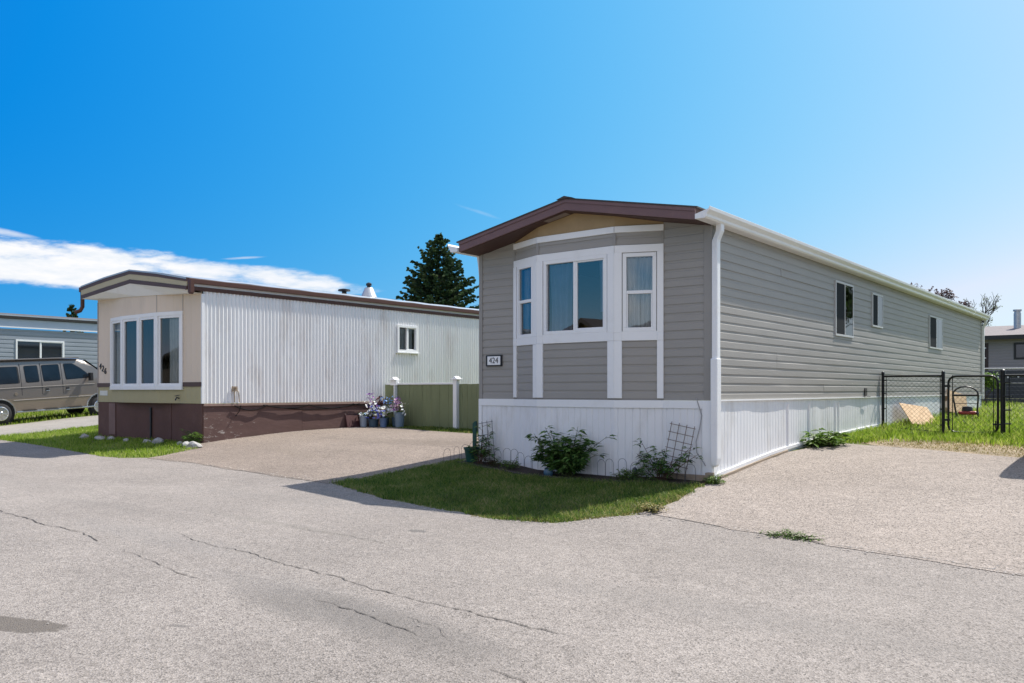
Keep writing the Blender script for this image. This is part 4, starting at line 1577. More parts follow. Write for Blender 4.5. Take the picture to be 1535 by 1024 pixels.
    # stripes on the gable end
    for nm, ma, f0, f1, o_ in (("fascia", m_cream, .30, .70, .0), ("fascia_stripe", m_band, .70, 1.0, .008), ("fascia_stripe", m_band, 0.0, .28, .008)):
        mb = MB()
        for a, b in zip(xs[:-1], xs[1:]):
            za = lambda x, f: zb(x) + (zt(x) - zb(x)) * f + (crown(x) - zt(x)) * f
            mb.prism([(a, za(a, f0)), (b, za(b, f0)), (b, za(b, f1)), (a, za(a, f1))], lambda p: (p[0], YF - o_, p[1]), lambda p: (p[0], YF + .029, p[1]))
        mb.build(nm, ma, roof)
    # soffit under the front overhang
    mb = MB()
    for a, b in zip(xs[:-1], xs[1:]):
        mb.add([(a, YF + .002, zb(a) - .003), (b, YF + .002, zb(b) - .003), (b, Y0 - .16, 3.115 + .15 * (-10.78 - b) / 4.38), (a, Y0 - .16, 3.115 + .15 * (-10.78 - a) / 4.38)], [(0, 1, 2, 3)])
        mb.add([(a, Y0 - .16, 3.115 + .15 * (-10.78 - a) / 4.38), (b, Y0 - .16, 3.115 + .15 * (-10.78 - b) / 4.38), (b, Y0 + .1, 3.115 + .15 * (-10.78 - b) / 4.38), (a, Y0 + .1, 3.115 + .15 * (-10.78 - a) / 4.38)], [(0, 1, 2, 3)])
    mb.build("soffit", m_white, roof, fix=False)
    # long side edge: rust gutter, pale strip, brown strip
    A, D, N = Vector((XR - .06, YF)), Vector((0, 1)), Vector((1, 0))
    Lr = YB - YF
    mb = MB()
    mb.fbox(A, D, N, 0, Lr, .082, .15, trr - .10, trr - .005)
    mb.build("gutter", m_rust, roof, bevel=.008)
    mb = MB()
    mb.fbox(A, D, N, 0, Lr, .0, .086, trr - .228, trr - .15)
    mb.build("eave_stripe", m_rust, roof, bevel=.004)
    mb = MB()
    mb.tube([(XR + .13, YF + .02, trr - .06), (XR + .13, YF + .02, trr - .2), (XR + .13, YF + .02, trr - .32)], [.045, .05, .045], 8)
    mb.box(XR + .08, XR + .18, YF - .02, YF + .06, trr - .3, trr - .04)
    mb.build("downspout", m_rust, roof)
    mb = MB()
    mb.box(xl - .12, xl - .01, YF, YB, tl - .12, tl - .01)
    mb.build("gutter", m_rust, roof, bevel=.01)
    mb = MB()
    mb.tube([(xl - .06, YF + .06, tl - .1), (xl - .06, YF + .06, tl - .46), (xl - .08, YF + .02, tl - .55), (xl - .14, YF - .08, tl - .6)], .045, 10)
    mb.build("downspout", m_rust, roof, smooth=True)
    mb = MB()
    cx, cy, cz = -12.0, 5.03, zt(-12.0)
    mb.lathe([(.22, 0), (.11, .25), (.10, .26), (.06, .27)], (cx, cy, cz), 16)
    v = mb.build("roof_vent", m_silver, roof, smooth=True)
    mb = MB()
    mb.lathe([(.05, .25), (.05, .31), (.075, .32), (.075, .37), (.03, .40)], (cx, cy, cz), 12)
    mb.build("vent_cap", m_black, v, smooth=True)
    mb = MB()
    mb.lathe([(.06, 0), (.06, .09), (.16, .1), (.15, .14), (.05, .16)], (-12.0, 4.2, zt(-12.0)), 12)
    mb.build("roof_vent", m_black, roof, smooth=True)
    # house number, digits stepping down
    for t, (x, z) in zip("426", ((-15.02, 1.71), (-14.90, 1.655), (-14.78, 1.60))):
        text_mesh("number_digit", t, .20, m_black, T, Matrix.Translation((x, Y0 - .012, z)) @ Matrix.Rotation(R(90), 4, 'X') @ Matrix.Rotation(R(-10), 4, 'Z'), .006)
    return T


H426 = home_426()


# ================================================================== grey blue home at left
m_bluegrey = pm("blue_grey_vinyl", (.27, .30, .335), .55, .06, 1.5, stretch=(1, 1, 3))
m_ltblue = pm("pale_blue_eave", (.42, .48, .56), .5, .05, 2)


def home_third():
    T = thing("mobile_home", "blue-grey lap-sided mobile home standing behind the grey van", "mobile home", (0, 0, 0))
    X, Y0, Y1 = -29.5, -6.0, 14.0
    zt = 3.95
    hole = [(Y0 * -1 + 3.25, Y0 * -1 + 5.0, 2.15, 3.06)]
    mb = MB()
    wall_lap(mb, (X, Y0), (X, Y1), .5, zt - .5, lip=.012, pitch=.16, holes=hole, seed=51)
    mb.build("side_siding", m_bluegrey, T, fix=False)
    mb = MB()
    wall_lap(mb, (X - 4.2, Y0), (X, Y0), .5, zt - .3, lip=.012, pitch=.16, seed=52)
    wall_lap(mb, (X, Y1), (X - 4.2, Y1), .5, zt - .3, lip=.012, pitch=.16, seed=53)
    wall_lap(mb, (X - 4.2, Y1), (X - 4.2, Y0), .5, zt - .3, lip=.012, pitch=.16, seed=54)
    mb.build("end_siding", m_bluegrey, T, fix=False)
    mb = MB()
    mb.box(X - .05, X + .05, Y0, Y1, zt - .42, zt - .13)
    mb.build("eave_band", m_ltblue, T)
    mb = MB()
    mb.box(X - .02, X + .07, Y0, Y1, zt - .46, zt - .415)
    mb.build("eave_trim", m_white, T)
    mb = MB()
    mb.prism([(X - 4.35, zt - .12), (X + .12, zt - .12), (X + .12, zt - .03), (X - 2.1, zt + .25), (X - 4.35, zt - .03)], lambda p: (p[0], Y0 - .2, p[1]), lambda p: (p[0], Y1 + .2, p[1]))
    rf = mb.build("roof", pm("brown_eave", (.09, .075, .065), .7), T)
    mb = MB()
    mb.box(X - .2, X + .14, Y0 - .2, Y1 + .2, zt - .028, zt + .02)
    mb.build("roof_edge", m_silver, rf)
    mb = MB()
    mb.box(X - 4.25, X + .03, Y0 - .03, Y1 + .03, zg(X, 3) - .6, .52)
    mb.build("skirting", m_bskirt, T)
    window(T, (X, Y0), (X, Y1), *hole[0], 'slider', fw=.06, proud=.03, mats=(m_white, m_glass_dark, m_curt))
    return T


home_third()
# ================================================================== parked van
m_van = pm("taupe_metal_paint", (.20, .175, .155), .28, .03, 1, metal=.35, spec=.5, coat=.6)
m_van_lo = pm("bronze_metal_paint", (.25, .205, .155), .3, .03, 1, metal=.35, spec=.5, coat=.6)
m_chrome = pm("bright_metal", (.6, .6, .6), .2, .05, 5, metal=.9)
m_rubber = pm("tyre_rubber", (.022, .022, .023), .8, .2, 8)
m_vglass = glass_mat("van_glass", (.16, .19, .20), 1.7)
m_seal = pm("black_seal", (.012, .012, .013), .6)


def make_van(label, group):
    """local frame: length along +Y (nose at +Y), side doors on +X, ground at z=0"""
    T = thing("parked_van", label, "van", group=group)
    HW = 1.0

    def side_x(z):                       # half width at height z
        if z < .45:
            return HW - .05 * (.45 - z) / .2
        if z < 1.22:
            return HW
        return HW - .105 * (z - 1.22) / .75
    roofz = lambda y: 2.10 + .0 * y
    # outline along the length: (y, top z, scale of width)
    st = [(-1.22, .55, 1.95, .93), (-1.16, .40, 2.06, .985), (-.9, .36, 2.10, 1), (0, .36, 2.115, 1), (1.0, .36, 2.115, 1), (2.0, .36, 2.11, 1), (2.62, .36, 2.09, 1),
          (2.85, .36, 2.03, 1), (3.12, .36, 1.82, 1), (3.42, .36, 1.56, 1), (3.66, .36, 1.36, 1), (3.8, .36, 1.26, 1), (4.1, .36, 1.20, .985), (4.4, .38, 1.12, .96), (4.55, .42, 1.0, .92), (4.58, .5, .9, .9)]
    rings = []
    for (y, zb, ztp, k) in st:
        zs = [zb, .45, .8, 1.14, 1.22]
        hi = max(ztp, 1.0)
        pts = []
        up = [min(z, hi - .06 + .01 * i) for i, z in enumerate([1.35, 1.6, 1.85])]
        col = [(side_x(min(z, hi)) * k, min(z, hi - .08 + .004 * i)) for i, z in enumerate(zs + up)]
        sx = side_x(hi) * k
        col += [(sx - .01, hi - .10 if hi > 1.5 else hi - .05), (sx - .05, hi - .04), (sx - .14, hi - .008), (sx - .45, hi + .012), (0, hi + .02)]
        full = col + [(-x, z) for x, z in reversed(col[:-1])]
        rings.append([(x, y, z) for x, z in full])
    n = len(rings[0])
    vs = [p for r_ in rings for p in r_]
    fs, mi = [], []
    for i in range(len(rings) - 1):
        for k in range(n):
            a, b = i * n + k, i * n + (k + 1) % n
            fs.append((a, b, b + n, a + n))
            z = (vs[a][2] + vs[b][2]) / 2
            mi.append(1 if z < .8 else 0)
    fs += [tuple(range(n)), tuple((len(rings) - 1) * n + k for k in range(n))[::-1]]
    mi += [0, 0]
    mb = MB()
    mb.v, mb.f, mb.mi = vs, fs, mi
    body = mb.build("body", [m_van, m_van_lo], T, smooth=True)

    def plate(name, poly, off, mat, par, flat=False, smooth=False, r=.05, z_side=None):
        """rounded polygon laid on the +X side; poly in (y,z)"""
        m = MB()
        pts = []
        c = len(poly)
        for i in range(c):
            p0, p1, p2 = Vector(poly[i - 1]), Vector(poly[i]), Vector(poly[(i + 1) % c])
            a = p1 + (p0 - p1).normalized() * min(r, (p0 - p1).length * .45)
            b = p1 + (p2 - p1).normalized() * min(r, (p2 - p1).length * .45)
            for t in (0, .33, .66, 1):
                q = a.lerp(p1, t).lerp(p1.lerp(b, t), t)
                pts.append((q.x, q.y))
        m.prism(pts, lambda p: (side_x(p[1]) + off, p[0], p[1]), lambda p: (side_x(p[1]) - .01, p[0], p[1]))
        return m.build(name, mat, par)
    W_ = [[(-1.05, 1.32), (.62, 1.32), (.60, 1.86), (-1.05, 1.86)], [(.86, 1.33), (1.27, 1.335), (1.25, 1.88), (.83, 1.87)],
          [(1.42, 1.345), (1.96, 1.36), (1.94, 1.89), (1.39, 1.88)], [(2.16, 1.37), (2.93, 1.40), (2.93, 1.50), (2.66, 1.74), (2.42, 1.90), (2.12, 1.90)]]
    for w in W_:
        cy, cz = sum(p[0] for p in w) / len(w), sum(p[1] for p in w) / len(w)
        big = [(cy + (p[0] - cy) * 1.05, cz + (p[1] - cz) * 1.05) for p in w]
        s = plate("window", big, .004, m_seal, body)
        plate("pane", w, .009, pm("van_window", (.012, .018, .026), .10, .3, 2, spec=.35), s)
    # door seams, mouldings
    for y in (.70, 1.345, 2.02):
        m = MB()
        for z0, z1 in ((.42, 1.22), (1.22, 1.95)):
            m.prism([(y - .008, z0), (y + .008, z0), (y + .008, z1), (y - .008, z1)], lambda p: (side_x(p[1]) + .003, p[0], p[1]), lambda p: (side_x(p[1]) - .01, p[0], p[1]))
        m.build("door_seam", m_seal, body)
    m = MB()
    m.box(HW - .01, HW + .012, -1.1, 3.1, 1.155, 1.175)
    m.box(HW - .01, HW + .010, .42, 3.1, .74, .765)
    m.build("side_moulding", pm("light_moulding", (.42, .38, .34), .35, metal=.3), body, bevel=.004)
    m = MB()
    m.box(.78, .93, -1.0, 2.65, 2.085, 2.125)
    m.build("roof_rail", m_van, body, bevel=.01)
    for y in (1.50, 2.17):
        m = MB()
        m.box(HW - .01, HW + .006, y - .06, y + .06, 1.0, 1.10)
        h = m.build("door_handle", m_seal, body, bevel=.01)
        m = MB()
        m.box(HW + .006, HW + .03, y - .05, y + .07, 1.0, 1.025)
        m.build("grip", m_chrome, h, bevel=.005)
    m = MB()
    m.lathe([(.06, 0), (.055, .012)], (HW - .002, .52, .96), 14, axis='x')
    m.build("fuel_cap", m_van_lo, body)
    m = MB()
    m.box(.72, 1.06, .48, 3.05, .33, .385)
    m.build("running_board", m_chrome, T, bevel=.012)
    for y in (.9, 1.6, 2.4):
        m = MB()
        m.box(HW + .0, HW + .07, y - .22, y + .22, .386, .394)
        m.build("step_pad", m_seal, T)
    m = MB()
    m.tube([(HW - .05, 2.86, 1.42), (HW + .14, 2.92, 1.42)], .025, 8)
    m.box(HW + .08, HW + .26, 2.86, 2.96, 1.28, 1.56)
    m.build("wing_mirror", m_seal, T, bevel=.03)
    # windscreen glass
    m = MB()
    m.add([(-.82, 2.90, 2.0), (.82, 2.90, 2.0), (.90, 3.63, 1.41), (-.90, 3.63, 1.41)], [(0, 1, 2, 3)])
    o = m.build("windscreen", pm("van_window", (.02, .03, .035), .04), T, fix=False)
    for v in o.data.vertices:
        v.co.y += .012
        v.co.z += .022
    for y in (.0, 3.25):
        # arch
        m = MB()
        m.lathe([(.44, 0), (.44, .006), (.40, .008)], (HW - .003, y, .36), 28, axis='x')
        m.build("wheel_arch", m_dark, T)
        m = MB()
        pts = [(HW + .004, y + .45 * math.cos(a), .36 + .45 * math.sin(a)) for a in [PI * i / 14 - .12 + .24 * i / 14 for i in range(15)]]
        m.tube(pts, .025, 6)
        m.build("arch_lip", m_chrome, T, smooth=True)
        for sx in (1, -1):
            x0 = HW - .17 if sx > 0 else -HW - .02
            m = MB()
            m.lathe([(.20, -.02), (.30, 0), (.335, .03), (.345, .06), (.345, .15), (.335, .18), (.30, .20), (.22, .205)], (x0, y, .345), 28, axis='x')
            w = m.build("wheel", m_rubber, T, smooth=True)
            if sx > 0:
                m = MB()
                m.lathe([(.235, 0), (.235, .02), (.215, .03), (.20, .012)], (x0 + .195, y, .345), 24, axis='x')
                m.build("rim", m_chrome, w, smooth=True)
                m = MB()
                m.lathe([(.20, 0), (.20, .004)], (x0 + .196, y, .345), 20, axis='x')
                m.build("wheel_well", m_dark, w)
                m = MB()
                for k in range(7):
                    a = 2 * PI * k / 7
                    rot = Matrix.Translation((x0 + .2, y, .345)) @ Matrix.Rotation(a, 4, 'X')
                    m.box(.0, .022, -.035, .035, .05, .215, mat=rot)
                m.lathe([(.07, 0), (.07, .03), (.04, .04)], (x0 + .2, y, .345), 12, axis='x')
                m.build("hubcap", m_chrome, w, bevel=.004)
    m = MB()
    m.box(-.95, .95, 4.5, 4.66, .38, .58)
    m.build("bumper", m_chrome, T, bevel=.03)
    for x in (-.72, .72):
        m = MB()
        m.box(x - .16, x + .16, 4.42, 4.57, .78, .98)
        m.build("headlight", m_chrome, T, bevel=.02)
    m = MB()
    m.box(-.5, .5, 4.48, 4.59, .72, .98)
    m.build("grille", m_black, T, bevel=.02)
    m = MB()
    m.box(-.95, .95, -1.32, -1.2, .42, .6)
    m.build("rear_bumper", m_chrome, T, bevel=.03)
    return T


van = make_van("grey-brown passenger van parked beside the blue-grey mobile home", None)
van.scale = (.89, .89, .89)
van.location = (-22.25 - .89, 0.06, 0.165)
van.rotation_euler = (R(3.6), 0, 0)
van2 = copy_tree(van)
van2["label"] = "parked van on the near driveway that throws a shadow at the right edge"
van2.location = (4.07, 4.0, .22)
van2.rotation_euler = (R(2), 0, 0)


# ================================================================== fences
m_green = pm("green_fence_paint", (.18, .205, .105), .7, .14, 3, .25, 30, stretch=(2, 2, .4), dirt=(.12, .14, .07), dirt_amt=.5, dscale=1.5)


def board_fence():
    T = thing("board_fence", "low green board fence with white capped posts between the two mobile homes", "fence", (-10.7, 4.4, .3))
    x0, x1, y, z0, z1 = 0.0, 6.75, 0.0, -.2, 1.0
    mb = MB()
    r = random.Random(6)
    x = x0
    while x < x1:
        w = .142
        o = r.uniform(-.004, .004)
        mb.box(x, min(x1, x + w - .006), y - .012 + o, y + .012 + o, z0, z1 + r.uniform(-.006, .006))
        x += w
    mb.build("board_panel", m_green, T)
    mb = MB()
    mb.box(x0 + .05, 2.33, y - .03, y + .03, z1 - .006, z1 + .035)
    mb.build("top_rail", m_white, T, bevel=.006)
    mb = MB()
    mb.box(x0, x1, y + .014, y + .05, .75, .84)
    mb.box(x0, x1, y + .014, y + .05, .05, .14)
    mb.build("rail", m_green, T)
    for px, thin in ((.42, True), (2.40, False)):
        mb = MB()
        w = .016 if thin else .055
        mb.box(px - w, px + w, y - .11, y - .014, -.12 if not thin else -.1, z1 - .02 if thin else z1 + .1)
        if thin:
            mb.box(px - .15, px + .05, y - .09, y + .02, z1 - .02, z1 + .1)
        p = mb.build("post", m_white, T, bevel=.005)
        mb = MB()
        q = px - .05 if thin else px
        mb.box(q - .10, q + .10, y - .15, y + .06, z1 + .10, z1 + .125)
        mb.prism([(-.08, 0), (.08, 0), (0, .055)], lambda u: (q + u[0], y - .12, z1 + .125 + u[1]), lambda u: (q + u[0], y + .03, z1 + .125 + u[1]))
        mb.build("post_cap", m_white, p, bevel=.004)
    return T


board_fence()

m_chain = pm("black_chain_link", (.02, .021, .022), .4, .1, 20, metal=.4)
m_galv = pm("galvanised_pipe", (.42, .43, .44), .35, .1, 10, metal=.7)


def mesh_wires(mb, P0, P1, z0, z1, pitch=.06, r=.0028, amp=True):
    """diamond mesh between two ground points (vertical plane)"""
    P0, P1 = Vector(P0), Vector(P1)
    D = (P1 - P0)
    L_ = D.length
    D.normalize()
    N = Vector((D.y, -D.x))
    H = z1 - z0
    s = -H
    while s < L_:
        for sg in (1, -1):
            # line from (s,z0) going up at 45deg (sg=1) or down
            a, b = max(s, 0), min(s + H, L_)
            if b - a < .01:
                continue
            za, zb_ = (z0 + (a - s), z0 + (b - s)) if sg > 0 else (z1 - (a - s), z1 - (b - s))
            vs = []
            for t, zz in ((a, za), (b, zb_)):
                p = P0 + D * t
                for o, dz in ((-r, 0), (r, 0), (0, r * 1.6)):
                    vs.append((p.x + N.x * (o + sg * .002), p.y + N.y * (o + sg * .002), zz + dz))
            mb.add(vs, [(0, 1, 4, 3), (1, 2, 5, 4), (2, 0, 3, 5)])
        s += pitch * 1.4142
    return mb


def chain_fence():
    y = 7.66
    gz = lambda x: zg(x, y)
    zt = 1.47
    T = thing("chain_link_fence", "black chain-link fence panel between the taupe home's wall and the gate", "fence", (.05, y, gz(.05)))
    I = Matrix.Translation((-.05, -y, -gz(.05)))

    def put(mb, name, mat, par=T, smooth=True, T0=I):
        mb.v = [tuple(T0 @ Vector(p)) for p in mb.v]
        return mb.build(name, mat, par, smooth=smooth)
    for x in (.05, 1.13):
        mb = MB()
        mb.tube([(x, y, gz(x) - .1), (x, y, zt + .02)], .032 if x > 1 else .028, 10)
        mb.lathe([(.036, 0), (.03, .025), (.01, .04)], (x, y, zt + .02), 10)
        put(mb, "post", m_chain)
    mb = MB()
    mb.tube([(.08, y, zt - .035), (1.1, y, zt - .035)], .021, 8)
    put(mb, "top_rail", m_chain)
    mb = MB()
    mb.tube([(.3, y, gz(.5) + .06), (1.1, y, gz(1.1) + .05)], .012, 6)
    put(mb, "bottom_wire", m_chain)
    mb = MB()
    for x in (.11, 1.08):
        mb.tube([(x, y, gz(x) + .05), (x, y, zt - .03)], .008, 6)
        for z in (.5, .8, 1.1, 1.35):
            mb.box(min(x, x + (.04 if x > 1 else -.05)), max(x, x + (.04 if x > 1 else -.05)), y - .035, y + .035, z - .01, z + .01)
    put(mb, "tension_bar", m_chain, smooth=False)
    mb = MB()
    mesh_wires(mb, (.11, y), (1.08, y), gz(.6) + .06, zt - .05)
    put(mb, "mesh", m_chain, smooth=False)

    # gate
    G = thing("chain_link_gate", "black chain-link gate with rounded tube frame, closed", "gate", (1.22, y, gz(1.6)))
    J = Matrix.Translation((-1.22, -y, -gz(1.6)))
    g0, g1, zb, zt2, rr = 1.22, 2.04, gz(1.6) + .06, zt - .045, .13
    pts = []
    for (cx, cz, a0) in ((g1 - rr, zt2 - rr, 0), (g0 + rr, zt2 - rr, 90), (g0 + rr, zb + rr, 180), (g1 - rr, zb + rr, 270)):
        for k in range(6):
            a = R(a0 + 18 * k)
            pts.append((cx + rr * math.cos(a), y, cz + rr * math.sin(a)))
    pts.append(pts[0])
    mb = MB()
    mb.tube(pts, .021, 8, cap=False)
    put(mb, "frame", m_chain, G, T0=J)
    mb = MB()
    for x in (g0 + .07, g1 - .07):
        mb.tube([(x, y, zb), (x, y, zt2 + .02)], .008, 6)
    put(mb, "tension_bar", m_chain, G, T0=J)
    mb = MB()
    mesh_wires(mb, (g0 + .03, y), (g1 - .03, y), zb + .02, zt2 - .02)
    put(mb, "mesh", m_chain, G, smooth=False, T0=J)
    mb = MB()
    mb.box(1.14, g0 + .03, y - .03, y + .03, 1.22, 1.26)
    mb.box(1.14, g0 + .03, y - .03, y + .03, .58, .62)
    put(mb, "hinge", m_chain, G, smooth=False, T0=J)
    mb = MB()
    mb.box(g1 - .08, 2.14, y - .035, y + .035, .52, .55)
    mb.tube([(g1 - .03, y - .03, .46), (g1 - .03, y - .03, .6)], .012, 6)
    put(mb, "latch", m_chain, G, smooth=False, T0=J)

    # fence right of the gate
    F = thing("chain_link_fence", "black chain-link fence running right from the gate post", "fence", (2.12, y, gz(2.1)))
    K = Matrix.Translation((-2.12, -y, -gz(2.1)))
    for x, r_ in ((2.12, .042), (3.0, .03)):
        mb = MB()
        mb.tube([(x, y, gz(x) - .1), (x, y, zt + .03)], r_, 10)
        mb.lathe([(r_ + .006, 0), (r_, .03), (.012, .05)], (x, y, zt + .03), 10)
        put(mb, "post", m_chain, F, T0=K)
    mb = MB()
    mb.tube([(2.16, y, zt - .04), (3.0, y, zt - .04)], .021, 8)
    put(mb, "top_rail", m_chain, F, T0=K)
    mb = MB()
    mb.tube([(2.22, y, gz(2.2) + .02), (2.22, y, zt - .05)], .008, 6)
    for z in (.55, .8, 1.05, 1.3):
        mb.box(2.12, 2.25, y - .045, y + .045, z - .012, z + .012)
    put(mb, "tension_bar", m_chain, F, smooth=False, T0=K)
    mb = MB()
    mesh_wires(mb, (2.22, y), (3.0, y), gz(3) + .03, zt - .05)
    put(mb, "mesh", m_chain, F, smooth=False, T0=K)

    # far galvanised fence and the dark slatted fence behind it
    yb = 22.6
    B = thing("chain_link_fence", "thin grey-railed chain-link fence at the far end of the back yard", "fence", (-6, yb, zg(-6, yb)))
    Q_ = Matrix.Translation((6, -yb, -zg(-6, yb)))
    for i, x in enumerate((-6, -3.6, -1.2, 1.2, 3.6, 6.0)):
        mb = MB()
        mb.tube([(x, yb, zg(x, yb) - .1), (x, yb, 1.93)], .032, 8)
        put(mb, "post", m_chain, B, T0=Q_)
    mb = MB()
    mb.tube([(-6, yb, 1.93), (6, yb, 1.85)], .024, 8)
    put(mb, "top_rail", m_galv, B, T0=Q_)
    mb = MB()
    mb.tube([(-6, yb, 1.42), (6, yb, 1.38)], .012, 6)
    put(mb, "mid_wire", m_galv, B, T0=Q_)
    mb = MB()
    mesh_wires(mb, (-6, yb), (6, yb), zg(0, yb) + .02, 1.88, pitch=.1, r=.004)
    put(mb, "mesh", m_chain, B, smooth=False, T0=Q_)
    ys = 25.0
    S_ = thing("slat_fence", "dark blue-grey slatted fence below the grey house", "fence", (-8, ys, zg(-8, ys)))
    zb_, h = 0, 1.18
    mb = MB()
    r = random.Random(9)
    for i in range(8):
        mb.box(0, 16, -.012 + r.uniform(-.004, .004), .012, .04 + i * .145, .04 + i * .145 + .138)
    mb.build("slat_panel", pm("dark_slats", (.05, .055, .065), .6, .15, 2), S_)
    for i in range(8):
        mb = MB()
        mb.box(i * 2.25 - .05, i * 2.25 + .05, -.06, .03, -.1, h + .04)
        mb.build("post", pm("dark_post", (.035, .037, .042), .6), S_)
    # pale knots of twine along the far fence
    mb = MB()
    for i in range(30):
        x = 4.4 + i * .17 + r.uniform(-.04, .04)
        mb.lathe([(.012, -.03), (.03, 0), (.02, .03)], (x, -.06, 1.0 + r.uniform(-.05, .05)), 6)
    mb.build("hook", m_white, S_)


chain_fence()


# ================================================================== grey house beyond
def grey_house():
    T = thing("bungalow", "grey-sided bungalow with brown-grey shingle roof beyond the yard fences", "house", (0, 0, 0))
    Y0, X0, X1, Y1 = 38.0, -11.0, 1.5, 46.0
    zb = .3
    hole = [(7.15, 8.1, 2.15, 3.52), (9.2, 10.8, 2.68, 3.5)]
    mg = pm("grey_vinyl", (.25, .235, .245), .6, .05, 2)
    mb = MB()
    wall_lap(mb, (X0, Y0), (X1, Y0), zb, 3.72, lip=.014, pitch=.14, holes=hole, seed=61)
    mb.build("front_siding", mg, T, fix=False)
    mb = MB()
    wall_lap(mb, (X1, Y0), (X1, Y1), zb, 3.72, lip=.014, pitch=.2, seed=62)
    wall_lap(mb, (X1, Y1), (X0, Y1), zb, 3.72, lip=.014, pitch=.2, seed=63)
    wall_lap(mb, (X0, Y1), (X0, Y0), zb, 3.72, lip=.014, pitch=.2, seed=64)
    mb.build("rear_siding", mg, T, fix=False)
    WD = (m_black, m_glass_dark, m_curt)
    d = MB()
    d.fbox(Vector((X0, Y0)), Vector((1, 0)), Vector((0, -1)), hole[0][0], hole[0][1], -.05, .02, hole[0][2], hole[0][3])
    do = d.build("door", pm("dark_brown_door", (.035, .022, .02), .5), T)
    d = MB()
    for z in (2.75, 3.25):
        d.fbox(Vector((X0, Y0)), Vector((1, 0)), Vector((0, -1)), hole[0][0] + .1, hole[0][1] - .1, .02, .03, z, z + .05)
    d.build("door_light", m_white, do)
    window(T, (X0, Y0), (X1, Y0), *hole[1], 'slider', fw=.09, proud=.04, mats=WD)
    mb = MB()
    mb.box(X0 + 9.2 + .95, X0 + 9.2 + 1.45, Y0 - .05, Y0 - .03, 2.78, 3.45)
    mb.build("window_blind", m_white, T)
    mb = MB()
    mb.prism([(-.5, 3.72), (8.5, 3.72), (8.5, 3.86), (4.0, 4.62), (-.5, 3.86)], lambda p: (X0 - .4, Y0 + p[0], p[1]), lambda p: (X1 + .4, Y0 + p[0], p[1]))
    rf = mb.build("roof", pm("brown_grey_shingle", (.20, .175, .17), .9, .2, 8, .5, 40), T)
    mb = MB()
    mb.box(X0 - .4, X1 + .4, Y0 - .55, Y0 - .502, 3.66, 3.865)
    mb.build("fascia", m_black, rf)
    mb = MB()
    c = (-1.99, 40.6, 4.2)
    mb.lathe([(.17, 0), (.17, .95), (.15, .96), (.15, 1.04), (.2, 1.06), (.2, 1.14), (.1, 1.16)], c, 14)
    mb.build("chimney", m_galv, rf, smooth=True)
    mb = MB()
    mb.lathe([(.36, 0), (.22, .12), (.19, .14)], c, 14)
    mb.build("chimney_flashing", m_silver, rf, smooth=True)


grey_house()


# ================================================================== houses across the road, seen only as reflections
def facing_house(x, y, w, wallc, label):
    T = thing("gabled_house", label, "house", (x, y, -.15), R(180))
    mb = MB()
    wall_lap(mb, (-w / 2, 0), (w / 2, 0), 0, 2.7, lip=.012, pitch=.15, holes=[(1.0, 2.4, 1.0, 2.2)], seed=71)
    wall_lap(mb, (w / 2, 0), (w / 2, 9), 0, 2.7, lip=.012, pitch=.3, seed=72)
    wall_lap(mb, (w / 2, 9), (-w / 2, 9), 0, 2.7, lip=.012, pitch=.3, seed=73)
    wall_lap(mb, (-w / 2, 9), (-w / 2, 0), 0, 2.7, lip=.012, pitch=.3, seed=74)
    mb.build("siding", wallc, T, fix=False)
    mb = MB()
    mb.add([(-w / 2, 0, 2.7), (w / 2, 0, 2.7), (0, 0, 2.7 + w * .28)], [(0, 1, 2)])
    mb.build("gable", wallc, T, fix=False)
    mb = MB()
    mb.prism([(-w / 2 - .4, 2.6), (0, 2.72 + w * .28), (w / 2 + .4, 2.6), (w / 2 + .4, 2.78), (0, 2.92 + w * .28), (-w / 2 - .4, 2.78)], lambda p: (p[0], -.4, p[1]), lambda p: (p[0], 9.4, p[1]))
    mb.build("roof", m_shingle, T)
    window(T, (-w / 2, 0), (w / 2, 0), 1.0, 2.4, 1.0, 2.2, 'slider', fw=.07, mats=(m_white, m_glass_dark, m_curt))


facing_house(-17.5, -24, 6.5, m_tan, "tan gabled house across the road, mirrored in the bay window")
facing_house(-9.5, -24, 6.5, m_bluegrey, "blue-grey gabled house across the road, beside the tan one")
facing_house(-29, -25, 8, pm("dark_stucco", (.10, .085, .075), .9), "dark brown gabled house across the road, farthest along the street")
facing_house(9, -25, 8, m_taupe, "taupe gabled house across the road behind the photographer")
# ================================================================== plants
def leaf(mb, p, d, up, L_, w, fold=.25):
    d = d.normalized()
    s = d.cross(up)
    if s.length < 1e-4:
        s = d.orthogonal()
    s.normalize()
    n = s.cross(d)
    a = p
    b1 = p + d * L_ * .4 + s * w * .5 + n * fold * w
    b2 = p + d * L_ * .4 - s * w * .5 + n * fold * w
    m = p + d * L_ * .45
    t = p + d * L_ - n * L_ * .12
    mb.add([a, b1, t, b2, m], [(0, 1, 4), (1, 2, 4), (2, 3, 4), (3, 0, 4)])


m_peony = leaf_mat("peony_leaves", [(.03, .075, .018), (.06, .14, .028), (.115, .22, .045), (.18, .26, .08)], scale=6, transl=.3)
m_stem = pm("plant_stem", (.07, .085, .03), .7, .2, 10)
m_stem_red = pm("reddish_stem", (.09, .05, .03), .7, .2, 10)
m_weed = leaf_mat("weed_leaves", [(.06, .13, .015), (.11, .20, .025), (.16, .26, .04)], scale=5, transl=.35)


